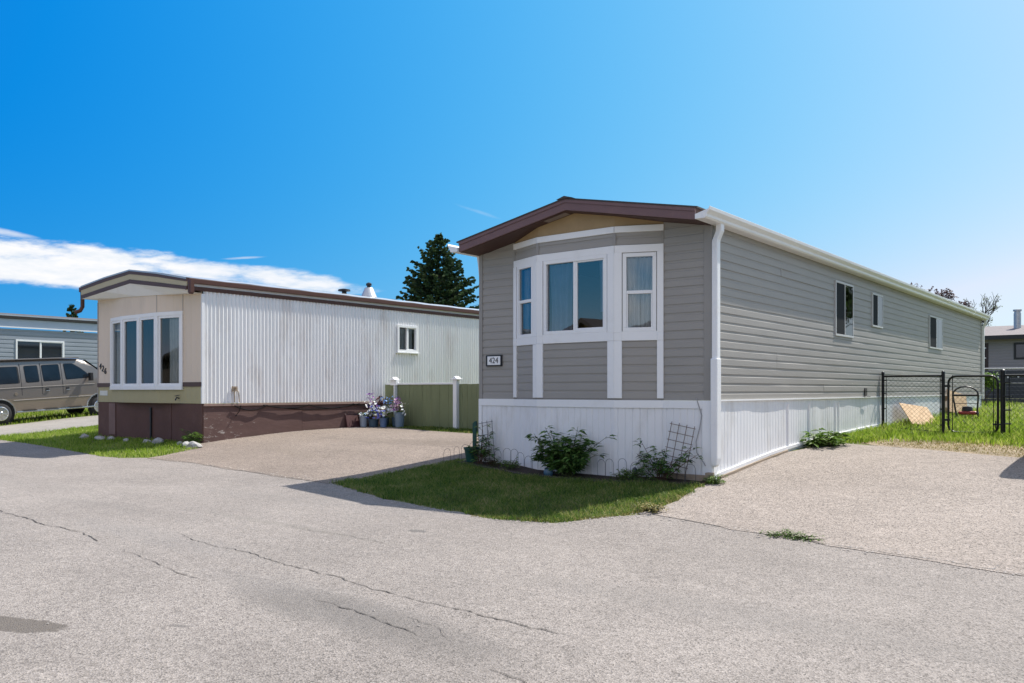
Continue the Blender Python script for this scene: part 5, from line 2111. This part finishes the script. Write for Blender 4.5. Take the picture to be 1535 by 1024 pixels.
def bush(name, label, cat, loc, stems, mleaf, msten, seed, leaf_l=(.06, .11), group_n=(3, 6), along=(.35, 1.0), clusters=6, wr=.42, droop=.3, group=None):
    """stems: list of (tip offset vector, bend) from the base"""
    T = thing(name, label, cat, loc, group=group)
    r = random.Random(seed)
    ms, ml = MB(), MB()
    for (tip, bend) in stems:
        tip = Vector(tip)
        b0 = Vector((r.uniform(-.05, .05), r.uniform(-.04, .04), -.03))
        mid = b0.lerp(tip, .5) + Vector((r.uniform(-.5, .5) * bend, r.uniform(-.3, .3) * bend, bend * .5))
        P_ = [b0.lerp(mid, t).lerp(mid.lerp(tip, t), t) for t in [i / 8 for i in range(9)]]
        ms.tube(P_, [.007 - .0006 * i for i in range(9)], 5)
        for k in range(clusters):
            t = along[0] + (along[1] - along[0]) * (k + r.random() * .6) / clusters
            t = min(t, 1)
            c = b0.lerp(mid, t).lerp(mid.lerp(tip, t), t)
            a0 = r.uniform(0, 2 * PI)
            pet = Vector((math.cos(a0), math.sin(a0), r.uniform(-.1, .5))) * r.uniform(.02, .10)
            c2 = c + pet
            ms.tube([c, c2], .0025, 4)
            for j in range(r.randint(*group_n)):
                a = a0 + r.uniform(-1.3, 1.3)
                d = Vector((math.cos(a), math.sin(a), r.uniform(-droop, .35)))
                leaf(ml, c2 + Vector((r.uniform(-.02, .02), r.uniform(-.02, .02), r.uniform(-.02, .02))), d, Vector((r.uniform(-.3, .3), r.uniform(-.3, .3), 1)), r.uniform(*leaf_l), r.uniform(*leaf_l) * wr)
    ms.build("stem", msten, T, smooth=True)
    o = ml.build("leaves", mleaf, T, fix=False)
    return T


r_ = random.Random(31)
st = []
for i in range(25):
    a = r_.uniform(0, 2 * PI)
    d = r_.uniform(.02, .34)
    st.append(((math.cos(a) * d + .10, math.sin(a) * d * .55 - .02, r_.uniform(.22, .62) - d * .25), .05))
for i in range(12):
    st.append(((r_.uniform(-.52, -.2), r_.uniform(-.15, .1), r_.uniform(.2, .58)), .06))
st += [((.62, .02, .56), .1), ((.52, -.05, .34), .08), ((-.55, .02, .52), .08), ((-.38, 0, .66), .05), ((.15, .03, .68), .04)]
bush("peony_bush", "large leafy peony bush at the middle of the white skirting", "bush", (-1.90, -.46, zg(-1.90, -.46)), st, m_peony, m_stem, 5, clusters=8, leaf_l=(.085, .15), group_n=(3, 6))
st = [((-.30, .02, .52), .06), ((-.34, 0, .34), .05), ((-.18, .0, .28), .05), ((-.05, -.02, .36), .05), ((.08, 0, .42), .05), ((.18, .02, .3), .05), ((.45, .03, .46), .14), ((.52, .05, .36), .12), ((.0, -.05, .2), .03), ((.2, -.05, .18), .03), ((-.22, -.06, .16), .03), ((.02, 0, .3), .03), ((.12, -.02, .26), .04)]
bush("peony_bush", "sparse leafy plant before the tilted lattice by the downspout", "bush", (-.62, -.22, zg(-.62, -.22)), st, m_peony, m_stem_red, 6, clusters=7, leaf_l=(.065, .11), along=(.4, 1))
st = [((-.1, .0, .36), .05), ((.05, .0, .46), .04), ((.16, .02, .52), .05), ((.22, 0, .36), .06), ((.24, .02, .28), .05), ((-.14, 0, .26), .04), ((.1, -.03, .3), .03), ((0, -.03, .2), .03), ((.06, 0, .6), .03)]
bush("climbing_plant", "small climbing plant on the wire trellis at the left skirting corner", "plant", (-3.72, -.18, zg(-3.72, -.18)), st, m_peony, m_stem_red, 8, clusters=7, leaf_l=(.06, .10))
for (x, y, s, lab, c) in ((-2.98, -.38, 1.0, "low yellow-green plant in the bed right of the wire trellis", m_weed), (-1.05, -.46, .8, "low yellow-green weed in the bed right of the big peony", m_weed), (-.82, -.38, .9, "dark little plant in the bed left of the lattice", m_peony),
                          (-3.35, -.27, .8, "dark red-leaved low plant in the bed near the left corner", leaf_mat("red_leaves", [(.03, .012, .01), (.07, .025, .015), (.06, .06, .02)], scale=8))):
    rr = random.Random(int(-x * 100))
    st = [((rr.uniform(-.2, .2) * s, rr.uniform(-.08, .08), rr.uniform(.05, .17) * s), .02) for i in range(14)]
    bush("bedding_plant", lab, "plant", (x, y, zg(x, y) + .01), st, c, m_stem, int(-x * 77), clusters=3, leaf_l=(.03, .06), along=(.5, 1))
# broad leaved weeds by the side skirting and in cracks
rr = random.Random(77)
st = [((rr.uniform(-.05, .42), rr.uniform(-.35, .45), rr.uniform(.06, .26)), .05) for i in range(26)]
bush("dock_weed", "broad-leaved green weed clump against the side skirting", "weed", (.12, 3.45, zg(.12, 3.45)), st, m_weed, m_stem, 15, clusters=3, leaf_l=(.12, .2), wr=.38, along=(.4, 1), droop=.2)
st = [((rr.uniform(-.03, .5), rr.uniform(-.04, .04), rr.uniform(.01, .05)), .02) for i in range(20)]
bush("crack_weed", "tuft of weed growing in the seam between road and right driveway", "weed", (1.72, -2.39, zg(1.8, -2.39)), st, m_weed, m_stem, 16, clusters=4, leaf_l=(.02, .045))
st = [((rr.uniform(-.08, .08), rr.uniform(-.06, .06), rr.uniform(.02, .12)), .02) for i in range(16)]
bush("crack_weed", "tuft of weed at the foot of the white downspout corner", "weed", (.12, -.15, zg(.12, -.15)), st, m_weed, m_stem, 17, clusters=4, leaf_l=(.03, .06))
st = [((rr.uniform(-.12, .12), rr.uniform(-.06, .06), rr.uniform(.02, .08)), .02) for i in range(14)]
bush("crack_weed", "tuft of dry weed at the lawn tip by the road", "weed", (.22, -1.95, zg(.22, -1.95)), st, m_straw, m_stem, 18, clusters=4, leaf_l=(.03, .06))
st = [((rr.uniform(-.12, .12), rr.uniform(-.08, .08), rr.uniform(.1, .3)), .03) for i in range(14)]
bush("corner_weed", "upright weed at the brown skirting corner of the cream home", "weed", (-10.85, -.72, zg(-10.85, -.72)), st, m_weed, m_stem, 19, clusters=4, leaf_l=(.08, .15), wr=.2)

# trellises
def trellis(label, loc, w, h, nv, nh, tilt, lean, mat, rad, fan=0.0):
    T = thing("trellis", label, "trellis", loc)
    mb = MB()
    M = Matrix.Rotation(R(lean), 4, 'X') @ Matrix.Rotation(R(tilt), 4, 'Y')
    for i in range(nv):
        u = -w / 2 + w * i / (nv - 1)
        mb.tube([M @ Vector((u * (1 - fan), 0, -.1)), M @ Vector((u, 0, h))], rad, 5)
    mb.build("upright", mat, T)
    mb = MB()
    for j in range(nh):
        z = h * (.12 + .84 * j / (nh - 1))
        k = (1 - fan) + fan * z / h
        mb.tube([M @ Vector((-w / 2 * k - .02, -rad * 1.5, z)), M @ Vector((w / 2 * k + .02, -rad * 1.5, z))], rad * .9, 5)
    mb.build("crossbar", mat, T)


m_lattice = pm("brown_lattice_wood", (.17, .135, .11), .8, .2, 10)
m_wire = pm("dark_wire", (.05, .055, .06), .5, .1, 10)
trellis("brown lattice trellis tilted against the skirting near the downspout", (-.50, -.10, zg(-.5, -.1)), .33, .74, 4, 7, 10, -4, m_lattice, .005)
trellis("thin wire trellis against the skirting's left end", (-3.62, -.10, zg(-3.6, -.1)), .30, .66, 4, 4, -9, -3, m_wire, .004, .1)


def hoops(label, pts, h, w, parent_loc):
    T = thing("wire_edging", label, "wire edging", parent_loc)
    o = Vector(parent_loc)
    for (x, y, a, s, tall) in pts:
        mb = MB()
        z = zg(x, y)
        H = h * tall
        W2 = w * s
        arc = [(-W2, -.04)] + [(-W2 * math.cos(PI * k / 10), H - W2 + W2 * math.sin(PI * k / 10)) for k in range(11)] + [(W2, -.04)]
        mb.tube([Vector((x + u * math.cos(a), y + u * math.sin(a), z + v)) - o for u, v in arc], .0026, 5)
        mb.build("hoop", m_wire, T)


P_ = []
for x in (-3.40, -3.22, -3.02, -2.86, -2.66, -2.52, -1.40, -1.28, -1.12, -.95, -.86, -.36, -.22):
    P_.append((x, -.14 + BAYF(x) + .01 * math.sin(x * 9), .1 * math.sin(x * 5), 1.0 if int(x * 50) % 2 else .8, .85 + .25 * abs(math.sin(x * 13))))
hoops("wire hoop edging along the front of the white skirting", P_, .25, .075, (-2, -.14, zg(-2, -.14)))
P_ = [(-4.28 + .02 * math.sin(i), -.3 + i * .2, R(90) + .2 * math.sin(i * 2), 1, .9 + .2 * abs(math.sin(i * 3))) for i in range(6)]
hoops("wire hoop edging along the left side of the lawn corner", P_, .25, .08, (-4.28, 0, zg(-4.28, 0)))

# garden ornaments
T = thing("garden_pot", "dark green plastic pot with stake at the left skirting corner", "pot", (-3.98, -.06, zg(-3.98, -.06)))
mb = MB()
mb.lathe([(.085, 0), (.12, .20), (.13, .2), (.13, .23), (.115, .23), (.11, .18)], (0, 0, 0), 16)
mb.build("pot", pm("teal_plastic", (.008, .06, .045), .5, .15, 6), T, smooth=True)
mb = MB()
mb.box(-.005, .06, .02, .045, .1, .60)
mb.prism([(-.005, .60), (.06, .60), (.06, .64), (.02, .62)], lambda p: (p[0], .02, p[1]), lambda p: (p[0], .045, p[1]))
mb.build("stake", MATS["teal_plastic"], T)
T = thing("glazed_pot", "pale blue glazed pot at the foot of the big peony", "pot", (-2.12, -.60, zg(-2.12, -.60)))
mb = MB()
mb.lathe([(.035, 0), (.06, .02), (.07, .055), (.063, .09), (.052, .105), (.056, .115), (.046, .115), (.042, .09)], (0, 0, 0), 18)
mb.build("pot", pm("pale_blue_glaze", (.06, .12, .17), .25, .3, 14), T, smooth=True)
T = thing("garden_ornament", "small dark figurine in the bed left of the lattice", "ornament", (-.93, -.32, zg(-.93, -.32)))
mb = MB()
mb.lathe([(.045, 0), (.05, .04), (.03, .09), (.035, .11), (.03, .15), (.01, .17)], (0, 0, 0), 12)
mb.build("figurine", pm("dark_resin", (.03, .035, .045), .5, .2, 14), T, smooth=True)
T = thing("bed_edging", "weathered timber edging round the dark flower bed", "edging", (0, 0, 0))
mb = MB()
for a, b in (((-4.12, -.24), (-3.6, -.39)), ((-3.6, -.39), (-3.2, -.48)), ((-3.2, -.48), (-2.5, -.69)), ((-2.5, -.69), (-1.3, -.69)), ((-1.3, -.69), (-.7, -.45))):
    A, D, N, L_ = frame_of(a, b)
    za, zb2 = zg(*a), zg(*b)
    vs = []
    for s, z in ((0, za), (L_ - .01, zb2)):
        for o, h in ((-.02, -.05), (.02, -.05), (.02, .028), (-.02, .028)):
            vs.append((A.x + D.x * s + N.x * o, A.y + D.y * s + N.y * o, z + h))
    mb.add(vs, [(0, 1, 2, 3), (4, 7, 6, 5), (0, 4, 5, 1), (1, 5, 6, 2), (2, 6, 7, 3), (3, 7, 4, 0)])
mb.build("timber", pm("dark_rotten_timber", (.06, .05, .045), .9, .3, 8), T, bevel=.004)

# ------------------------------------------------------------------ buckets of artificial flowers
m_fl = {}


def flower_mat(n, c):
    return pm("petals_" + n, c, .6, .2, 30)


def bucket(label, loc, rad, h, mat, cols, seed, spread=.16, top=.28, nfl=26, tilt=0):
    T = thing("flower_bucket", label, "flower bucket", loc, group="flower buckets by the green fence")
    r = random.Random(seed)
    mb = MB()
    mb.lathe([(rad * .82, 0), (rad, h), (rad * 1.06, h), (rad * 1.06, h + .02), (rad * .92, h + .02), (rad * .9, h - .03)], (0, 0, 0), 16)
    o = mb.build("bucket", mat, T, smooth=True)
    ml = MB()
    for i in range(40):
        a = r.uniform(0, 2 * PI)
        d = Vector((math.cos(a), math.sin(a), r.uniform(-.2, .9)))
        leaf(ml, Vector((r.uniform(-.6, .6) * spread, r.uniform(-.6, .6) * spread, h + r.uniform(-.02, top * .7))), d, Vector((0, 0, 1)), r.uniform(.06, .12), .04)
    ml.build("leaves", m_weed, T, fix=False)
    for ci, (cname, c, frac, dx, dz) in enumerate(cols):
        mf = MB()
        for i in range(int(nfl * frac)):
            p = Vector((dx + r.gauss(0, .5) * spread, r.gauss(0, .45) * spread - .02, h + dz + r.uniform(-.1, 1) * top))
            rr_ = r.uniform(.018, .034)
            n = 6
            up = Vector((r.uniform(-.8, .8), r.uniform(-1, .1), r.uniform(.2, 1))).normalized()
            s = up.orthogonal().normalized()
            t = up.cross(s)
            for k in range(n):
                a = 2 * PI * k / n
                d = s * math.cos(a) + t * math.sin(a) + up * .45
                leaf(mf, p, d, up, rr_ * 1.3, rr_ * 1.1, .1)
        if mf.v:
            mf.build("blossoms", flower_mat(cname, c), T, fix=False)


white, blue, purple, pink, dred = ("white", (.75, .76, .72)), ("blue", (.10, .13, .5)), ("purple", (.24, .10, .30)), ("mauve", (.45, .27, .38)), ("dark_red", (.09, .015, .02))
sky_b = ("pale_blue", (.25, .42, .72))
m_bk1 = pm("grey_blue_bucket", (.16, .22, .28), .5, .1, 6)
m_bk2 = pm("slate_bucket", (.05, .09, .13), .5, .15, 6)
m_bk3 = pm("pale_bucket", (.32, .37, .42), .5, .1, 6)
gz = lambda x, y: zg(x, y) + .012
bucket("pale grey bucket of white flowers, leftmost against the brown skirting", (-10.62, 3.62, gz(-10.62, 3.62)), .095, .24, m_bk3, [(*white, .7, 0, 0), (*sky_b, .3, .02, -.02)], 1, .10, .10, 44)
bucket("low slate bucket heaped with tall white and blue flowers", (-10.40, 3.74, gz(-10.40, 3.74)), .125, .16, m_bk2, [(*white, .62, 0, .12), (*blue, .3, .03, .05), (*purple, .2, -.05, .32)], 2, .15, .32, 130)
bucket("slate bucket of dark red and pale blue flowers behind the others", (-10.44, 4.12, gz(-10.44, 4.12)), .12, .18, m_bk2, [(*dred, .6, -.08, .36), (*sky_b, .25, .16, .36), (*white, .3, .2, .15)], 3, .16, .16, 110)
bucket("blue bucket lying tilted among white flowers", (-10.13, 3.80, gz(-10.13, 3.80)), .09, .20, pm("denim_bucket", (.12, .18, .30), .6, .2, 9), [(*blue, .4, -.05, 0), (*white, .5, 0, .08), (*pink, .2, -.05, 0)], 4, .11, .2, 70)
bucket("dark bucket of white flowers and round grey leaves", (-9.97, 4.07, gz(-9.97, 4.07)), .11, .2, m_bk2, [(*white, .6, -.05, .15)], 5, .12, .16, 36)
bucket("grey-blue bucket of mauve flowers, rightmost of the buckets", (-9.76, 3.97, gz(-9.76, 3.97)), .12, .33, m_bk1, [(*pink, .7, -.06, .05), (*purple, .4, -.06, .1), (*white, .2, .12, .0)], 6, .11, .27, 80)
T = thing("leaning_tray", "dark brown tray leaning on the skirting left of the flower buckets", "tray", (-10.72, 3.40, zg(-10.72, 3.40)))
mb = MB()
M = Matrix.Rotation(R(-16), 4, 'Y')
mb.box(0, .025, -.22, .22, .0, .33, mat=M)
mb.box(.025, .045, -.22, -.19, .0, .33, mat=M)
mb.box(.025, .045, .19, .22, .0, .33, mat=M)
mb.build("tray", pm("maroon_tray", (.06, .02, .02), .5, .2, 9), T, bevel=.008)

# rubble stones along the cream home's skirting
m_stone = pm("pale_stone", (.34, .33, .31), .9, .25, 12, .6, 40)
STN = [(-10.25, -1.02, .30, .10), (-10.62, -.95, .22, .08), (-10.95, -.90, .16, .07), (-11.85, -.86, .26, .09), (-12.2, -.92, .18, .06), (-13.0, -.95, .14, .06), (-13.75, -.9, .20, .07), (-14.05, -1.0, .24, .08), (-14.35, -.92, .15, .06), (-14.9, -.95, .22, .08)]
DES = ["large pale rubble stone at the driveway corner", "flat pale stone second from the driveway corner", "small grey stone under the skirting corner weed", "broad stone below the black prop pipe", "stone just left of the broad one below the prop pipe",
       "small stone below the middle of the bay window", "stone in shade below the bay window's left half", "pale stone below the faded skirting board", "small stone left of the faded skirting board", "stone at the far left corner of the brown skirting"]
for i, (x, y, w, h) in enumerate(STN):
    bm = bmesh.new()
    bmesh.ops.create_icosphere(bm, subdivisions=2, radius=1)
    rr = random.Random(100 + i)
    ph = [rr.uniform(0, 6) for _ in range(6)]
    for v in bm.verts:
        k = 1 + .16 * math.sin(3 * v.co.x + ph[0]) * math.sin(4 * v.co.y + ph[1]) + .12 * math.sin(5 * v.co.z + ph[2] + 3 * v.co.x)
        v.co = Vector((v.co.x * w * .55 * k, v.co.y * w * .4 * k, v.co.z * h * k))
    me = bpy.data.meshes.new("rubble_stone")
    bm.to_mesh(me)
    bm.free()
    me.materials.append(m_stone)
    o = bpy.data.objects.new("rubble_stone", me)
    COL.objects.link(o)
    o.location = (x, y, zg(x, y) + h * .35)
    o.rotation_euler = (0, 0, rr.uniform(-.4, .4))
    tag(o, DES[i], "stone", "rubble stones along the brown skirting")

# ------------------------------------------------------------------ things in the back yard
def osb_mat():
    m, nt, b = new_mat("chipboard")
    N, L = nt.nodes, nt.links
    tc = N.new("ShaderNodeTexCoord")
    vo = N.new("ShaderNodeTexVoronoi")
    vo.inputs["Scale"].default_value = 24
    L.new(tc.outputs["Object"], vo.inputs["Vector"])
    sp = N.new("ShaderNodeSeparateColor")
    L.new(vo.outputs["Color"], sp.inputs[0])
    mx = N.new("ShaderNodeMix")
    mx.data_type = 'RGBA'
    L.new(sp.outputs[0], mx.inputs[0])
    mx.inputs[6].default_value = (.40, .25, .13, 1)
    mx.inputs[7].default_value = (.66, .47, .29, 1)
    L.new(mx.outputs[2], b.inputs["Base Color"])
    b.inputs["Roughness"].default_value = .8
    return m


m_osb = osb_mat()


def lean_board(label, y0, y1, h, lean, x, skew=0.0):
    T = thing("chipboard_sheet", label, "board", (x, (y0 + y1) / 2, zg(x, (y0 + y1) / 2)), R(skew))
    mb = MB()
    M = Matrix.Rotation(R(-lean), 4, 'Y') @ Matrix.Rotation(R(-4), 4, 'X')
    hw = (y1 - y0) / 2
    mb.box(-.012, 0, -hw, hw, 0, h, mat=M)
    mb.build("board", m_osb, T, bevel=.002)


lean_board("pale chipboard sheet leaning on the skirting behind the fence panel", 8.55, 10.65, .50, 32, .42)
lean_board("brownish chipboard sheet upright behind the lawn mower frame", 13.2, 15.5, .56, 6, .16)


def mower():
    T = thing("lawn_mower", "push lawn mower with arched black tube handle on the yard grass", "lawn mower", (.55, 13.0, zg(.55, 13.0)), R(10))
    mb = MB()
    w = .25
    pts = [(-w * .8, 0, .10), (-w * .95, -.05, .35), (-w * 1.1, -.08, .56)] + [(-w * 1.1 * math.cos(PI * k / 8), -.10, .56 + .21 * math.sin(PI * k / 8)) for k in range(1, 8)] + [(w * 1.1, -.08, .56), (w * 1.05, -.05, .35), (w, 0, .10)]
    mb.tube(pts, .02, 8)
    mb.build("handle", m_black, T, smooth=True)
    mb = MB()
    mb.tube([(-w * 1.1, -.08, .56), (w * 1.1, -.08, .56)], .026, 8)
    mb.tube([(-w, -.05, .36), (w, -.05, .36)], .008, 6)
    mb.build("crossbar", m_black, T, smooth=True)
    mb = MB()
    mb.box(-.16, .25, -.02, .34, .08, .17)
    mb.build("deck", pm("red_deck", (.30, .03, .025), .4, .1, 6), T, bevel=.04)
    mb = MB()
    mb.lathe([(.12, 0), (.12, .07), (.10, .11), (.04, .12)], (.04, .14, .17), 14)
    mb.build("engine", m_black, T, smooth=True)
    for x in (-.2, .27):
        for y in (0, .3):
            mb = MB()
            mb.lathe([(.08, -.02), (.08, .02)], (x, y, .08), 14, axis='x')
            mb.build("wheel", m_rubber, T)


mower()


# ------------------------------------------------------------------ trees
m_bark = pm("bark", (.075, .06, .05), .9, .3, 6, .5, 20)
m_spruce = leaf_mat("spruce_needles", [(.018, .045, .026), (.035, .080, .036), (.07, .125, .045), (.13, .165, .06)], scale=.9, transl=.12, rough=.6)


def spruce(label, x, y, H, Rb, seed, whorls=30, per=13, zstart=.06, pw=1.0):
    z0 = zg(x, y)
    T = thing("spruce_tree", label, "tree", (x, y, z0))
    r = random.Random(seed)
    mb = MB()
    mb.tube([(0, 0, -.2), (0, 0, H * .5), (.02, 0, H * .96)], [H * .018, H * .011, .015], 8)
    mb.build("trunk", m_bark, T, smooth=True)
    ml = MB()
    mbr = MB()
    for i in range(whorls):
        t = i / (whorls - 1)
        zc = H * (zstart + (1 - zstart) * t)
        env = Rb * ((1 - t) ** pw) * (1.0) + .12
        n = max(4, int(per * (1 - .5 * t)))
        a_off = r.uniform(0, 6)
        for k in range(n):
            a = a_off + 2 * PI * k / n + r.uniform(-.25, .25)
            L_ = env * r.choice((.6, .8, .95, 1.0, 1.1, 1.22)) * r.uniform(.85, 1.05)
            d = Vector((math.cos(a), math.sin(a), 0))
            zz = zc + r.uniform(-.15, .15)
            up0 = .25 + .6 * t
            P_ = []
            m_ = 6
            for j in range(m_ + 1):
                u = j / m_
                P_.append(Vector((d.x * L_ * u, d.y * L_ * u, zz + L_ * (up0 * u * .35 - .38 * u * u * (1 - t) + .20 * u ** 4))))
            mbr.tube([P_[0], P_[3], P_[6]], [.03 * (1 - t) + .008, .015, .004], 4, cap=False)
            side = Vector((-d.y, d.x, 0))
            ns = max(5, int(L_ * 7))
            for q in range(ns):
                u = (.18 + .82 * (q + r.random()) / ns)
                j = min(m_ - 1, int(u * m_))
                c = P_[j].lerp(P_[j + 1], u * m_ - j)
                for sgn in (-1, 1, 0):
                    if sgn == 0 and u < .6 and r.random() < .6:
                        continue
                    dd = (d * r.uniform(.5, .9) + side * sgn * r.uniform(.35, .9) + Vector((0, 0, r.uniform(-.45, .35))))
                    ll = r.uniform(.22, .42) * (1.15 - .45 * u) * (.55 + .45 * min(1, env / 1.2))
                    w = r.uniform(.05, .085)
                    dd.normalize()
                    s = dd.cross(Vector((0, 0, 1)))
                    if s.length < 1e-3:
                        continue
                    s.normalize()
                    n2 = s.cross(dd)
                    for (ax) in (s, n2):
                        ml.add([c, c + dd * ll * .35 + ax * w, c + dd * ll * .8 + ax * w * .7 , c + dd * ll, c + dd * ll * .8 - ax * w * .7, c + dd * ll * .35 - ax * w], [(0, 1, 2, 3, 4, 5)])
    for k in range(14):      # leader
        a = r.uniform(0, 6)
        c = Vector((0, 0, H * (.94 + .06 * r.random())))
        dd = Vector((math.cos(a) * .5, math.sin(a) * .5, 1)).normalized()
        s = dd.orthogonal().normalized()
        ml.add([c, c + dd * .15 + s * .05, c + dd * .4, c + dd * .15 - s * .05], [(0, 1, 2, 3)])
    mbr.build("branch", m_bark, T)
    ml.build("crown", m_spruce, T, fix=False)


spruce("dark green spruce rising behind the white corrugated home", -29.75, 26.5, 9.05, 3.5, 41, whorls=36, per=15, pw=.72)
spruce("distant spruce tip peeking over the blue-grey home's roof", -58.5, 18.2, 6.1, 1.7, 43, whorls=22, per=10)


def deciduous(label, x, y, H, spread, seed, mleaf, nleaf, lsize, name="leafy_tree"):
    z0 = zg(x, y)
    T = thing(name, label, "tree", (x, y, z0))
    r = random.Random(seed)
    mb = MB()
    tips = []

    def grow(p, d, L_, rad, depth):
        e = p + d * L_
        mid = p.lerp(e, .5) + Vector((r.uniform(-.06, .06), r.uniform(-.06, .06), r.uniform(-.02, .05))) * L_
        mb.tube([p, mid, e], [rad, rad * .85, rad * .65], 5, cap=False)
        if depth == 0:
            tips.append((mid, e))
            return
        for k in range(r.randint(2, 4) if depth > 1 else r.randint(3, 4)):
            dd = (d + Vector((r.uniform(-1, 1), r.uniform(-1, 1), r.uniform(-.35, .75))) * spread).normalized()
            grow(e if k else p.lerp(e, .8), dd, L_ * r.uniform(.6, .82), rad * .6, depth - 1)
    grow(Vector((0, 0, -.1)), Vector((0, 0, 1)), H * .3, H * .022, 5)
    mb.build("trunk", m_bark, T, smooth=True)
    ml = MB()
    for (a, b) in tips:
        for i in range(nleaf):
            p = a.lerp(b, r.random() * 1.15) + Vector((r.gauss(0, .08), r.gauss(0, .08), r.gauss(0, .08)))
            leaf(ml, p, Vector((r.uniform(-1, 1), r.uniform(-1, 1), r.uniform(-.7, .7))), Vector((r.uniform(-.5, .5), r.uniform(-.5, .5), 1)), r.uniform(.7, 1.3) * lsize, lsize * .7)
    ml.build("crown", mleaf, T, fix=False)


m_crab = leaf_mat("crabapple_leaves", [(.05, .025, .03), (.10, .05, .06), (.16, .10, .10)], scale=1.2, transl=.2)
m_green = leaf_mat("summer_leaves", [(.02, .05, .012), (.045, .10, .02), (.08, .15, .03)], scale=1.0, transl=.3)
m_pale = leaf_mat("pale_new_leaves", [(.10, .13, .06), (.17, .21, .10), (.24, .28, .15)], scale=1.2, transl=.3)
deciduous("purple-leaved crabapple top showing over the taupe roof", -9.3, 55.5, 9.1, .62, 51, m_crab, 5, .2, "crabapple_tree")
deciduous("sparse pale green tree right of the crabapple", -7.9, 56.6, 8.6, .7, 52, m_pale, 1, .14, "sparse_tree")
deciduous("thin pale green tree behind the grey bungalow's roof", -6.4, 57.5, 7.2, .75, 53, m_pale, 1, .12, "sparse_tree")
deciduous("dark shrub at the far fence beside the taupe home's end", -.4, 21.6, 1.3, .8, 54, m_weed, 4, .10, "shrub")
deciduous("green shrub along the far fence behind the gate post", 1.9, 21.8, 1.1, .9, 55, m_weed, 4, .10, "shrub")
deciduous("leafy green tree at the right side of the yard, mirrored in the side windows", 9.5, 34, 7.5, .7, 56, m_green, 6, .22)
deciduous("smaller leafy green tree right of the yard, mirrored in the side windows", 7.5, 25, 5.0, .75, 57, m_green, 6, .2)


# ------------------------------------------------------------------ loose grit swept to the edges of the paving
def grit(name, paths, n, spread, size, mat, label):
    r = random.Random(n)
    mb = MB()
    for i in range(n):
        pth = paths[r.randrange(len(paths))]
        k = r.randrange(len(pth) - 1)
        a, b = Vector(pth[k]), Vector(pth[k + 1])
        p = a.lerp(b, r.random())
        x, y = p.x + r.gauss(0, spread), p.y + r.gauss(0, spread)
        q = size * r.choice((.5, .7, 1, 1, 1.5, 2.2)) * r.uniform(.7, 1.3)
        z = zg(x, y) + .010
        c = Vector((x, y, z))
        pts = [c + Vector((q * r.uniform(.6, 1.1) * math.cos(t), q * r.uniform(.6, 1.1) * math.sin(t), 0)) for t in (0, 1.6, 3.1, 4.7)]
        top = c + Vector((r.uniform(-.3, .3) * q, r.uniform(-.3, .3) * q, q * r.uniform(.25, .5)))
        mb.add(pts + [top], [(0, 1, 4), (1, 2, 4), (2, 3, 4), (3, 0, 4)])
    o = mb.build(name, mat, None, fix=False)
    tag(o, label, "gravel", kind="stuff")


m_grit = pm("loose_grit", (.36, .325, .29), .9, .5, 60)
grit("gravel", [[(-4.4, -2.5), (-2.8, -3.05), (-1, -3.3), (-.2, -3.1), (.1, -2.4), (.3, -1.8), (.2, -.9), (.2, -.4)]], 700, .07, .007, m_grit, "loose grit along the road edge of the front lawn")
grit("gravel", [[(.15, -.3), (.15, 1), (.16, 2.4), (.3, 4), (1, 4), (3, 3.4)], [(.3, -2.1), (2.3, -2.5), (3.8, -2.7)]], 800, .10, .007, m_grit, "loose grit along the right driveway's edges")
grit("gravel", [[(-10.6, -1), (-10.6, 2), (-10.4, 3.4)], [(-9.6, -2.2), (-6, -2.4), (-4.4, -2.5)], [(-4.35, -2.4), (-4.35, 0)]], 700, .10, .008, m_grit, "loose grit along the pinkish driveway's edges")
grit("gravel", [[(-6, -4), (3, -4)], [(-5, -6.5), (3, -6.4)], [(-1, -7.5), (2.5, -7)]], 350, .9, .004, m_grit, "scattered grit lying on the road")
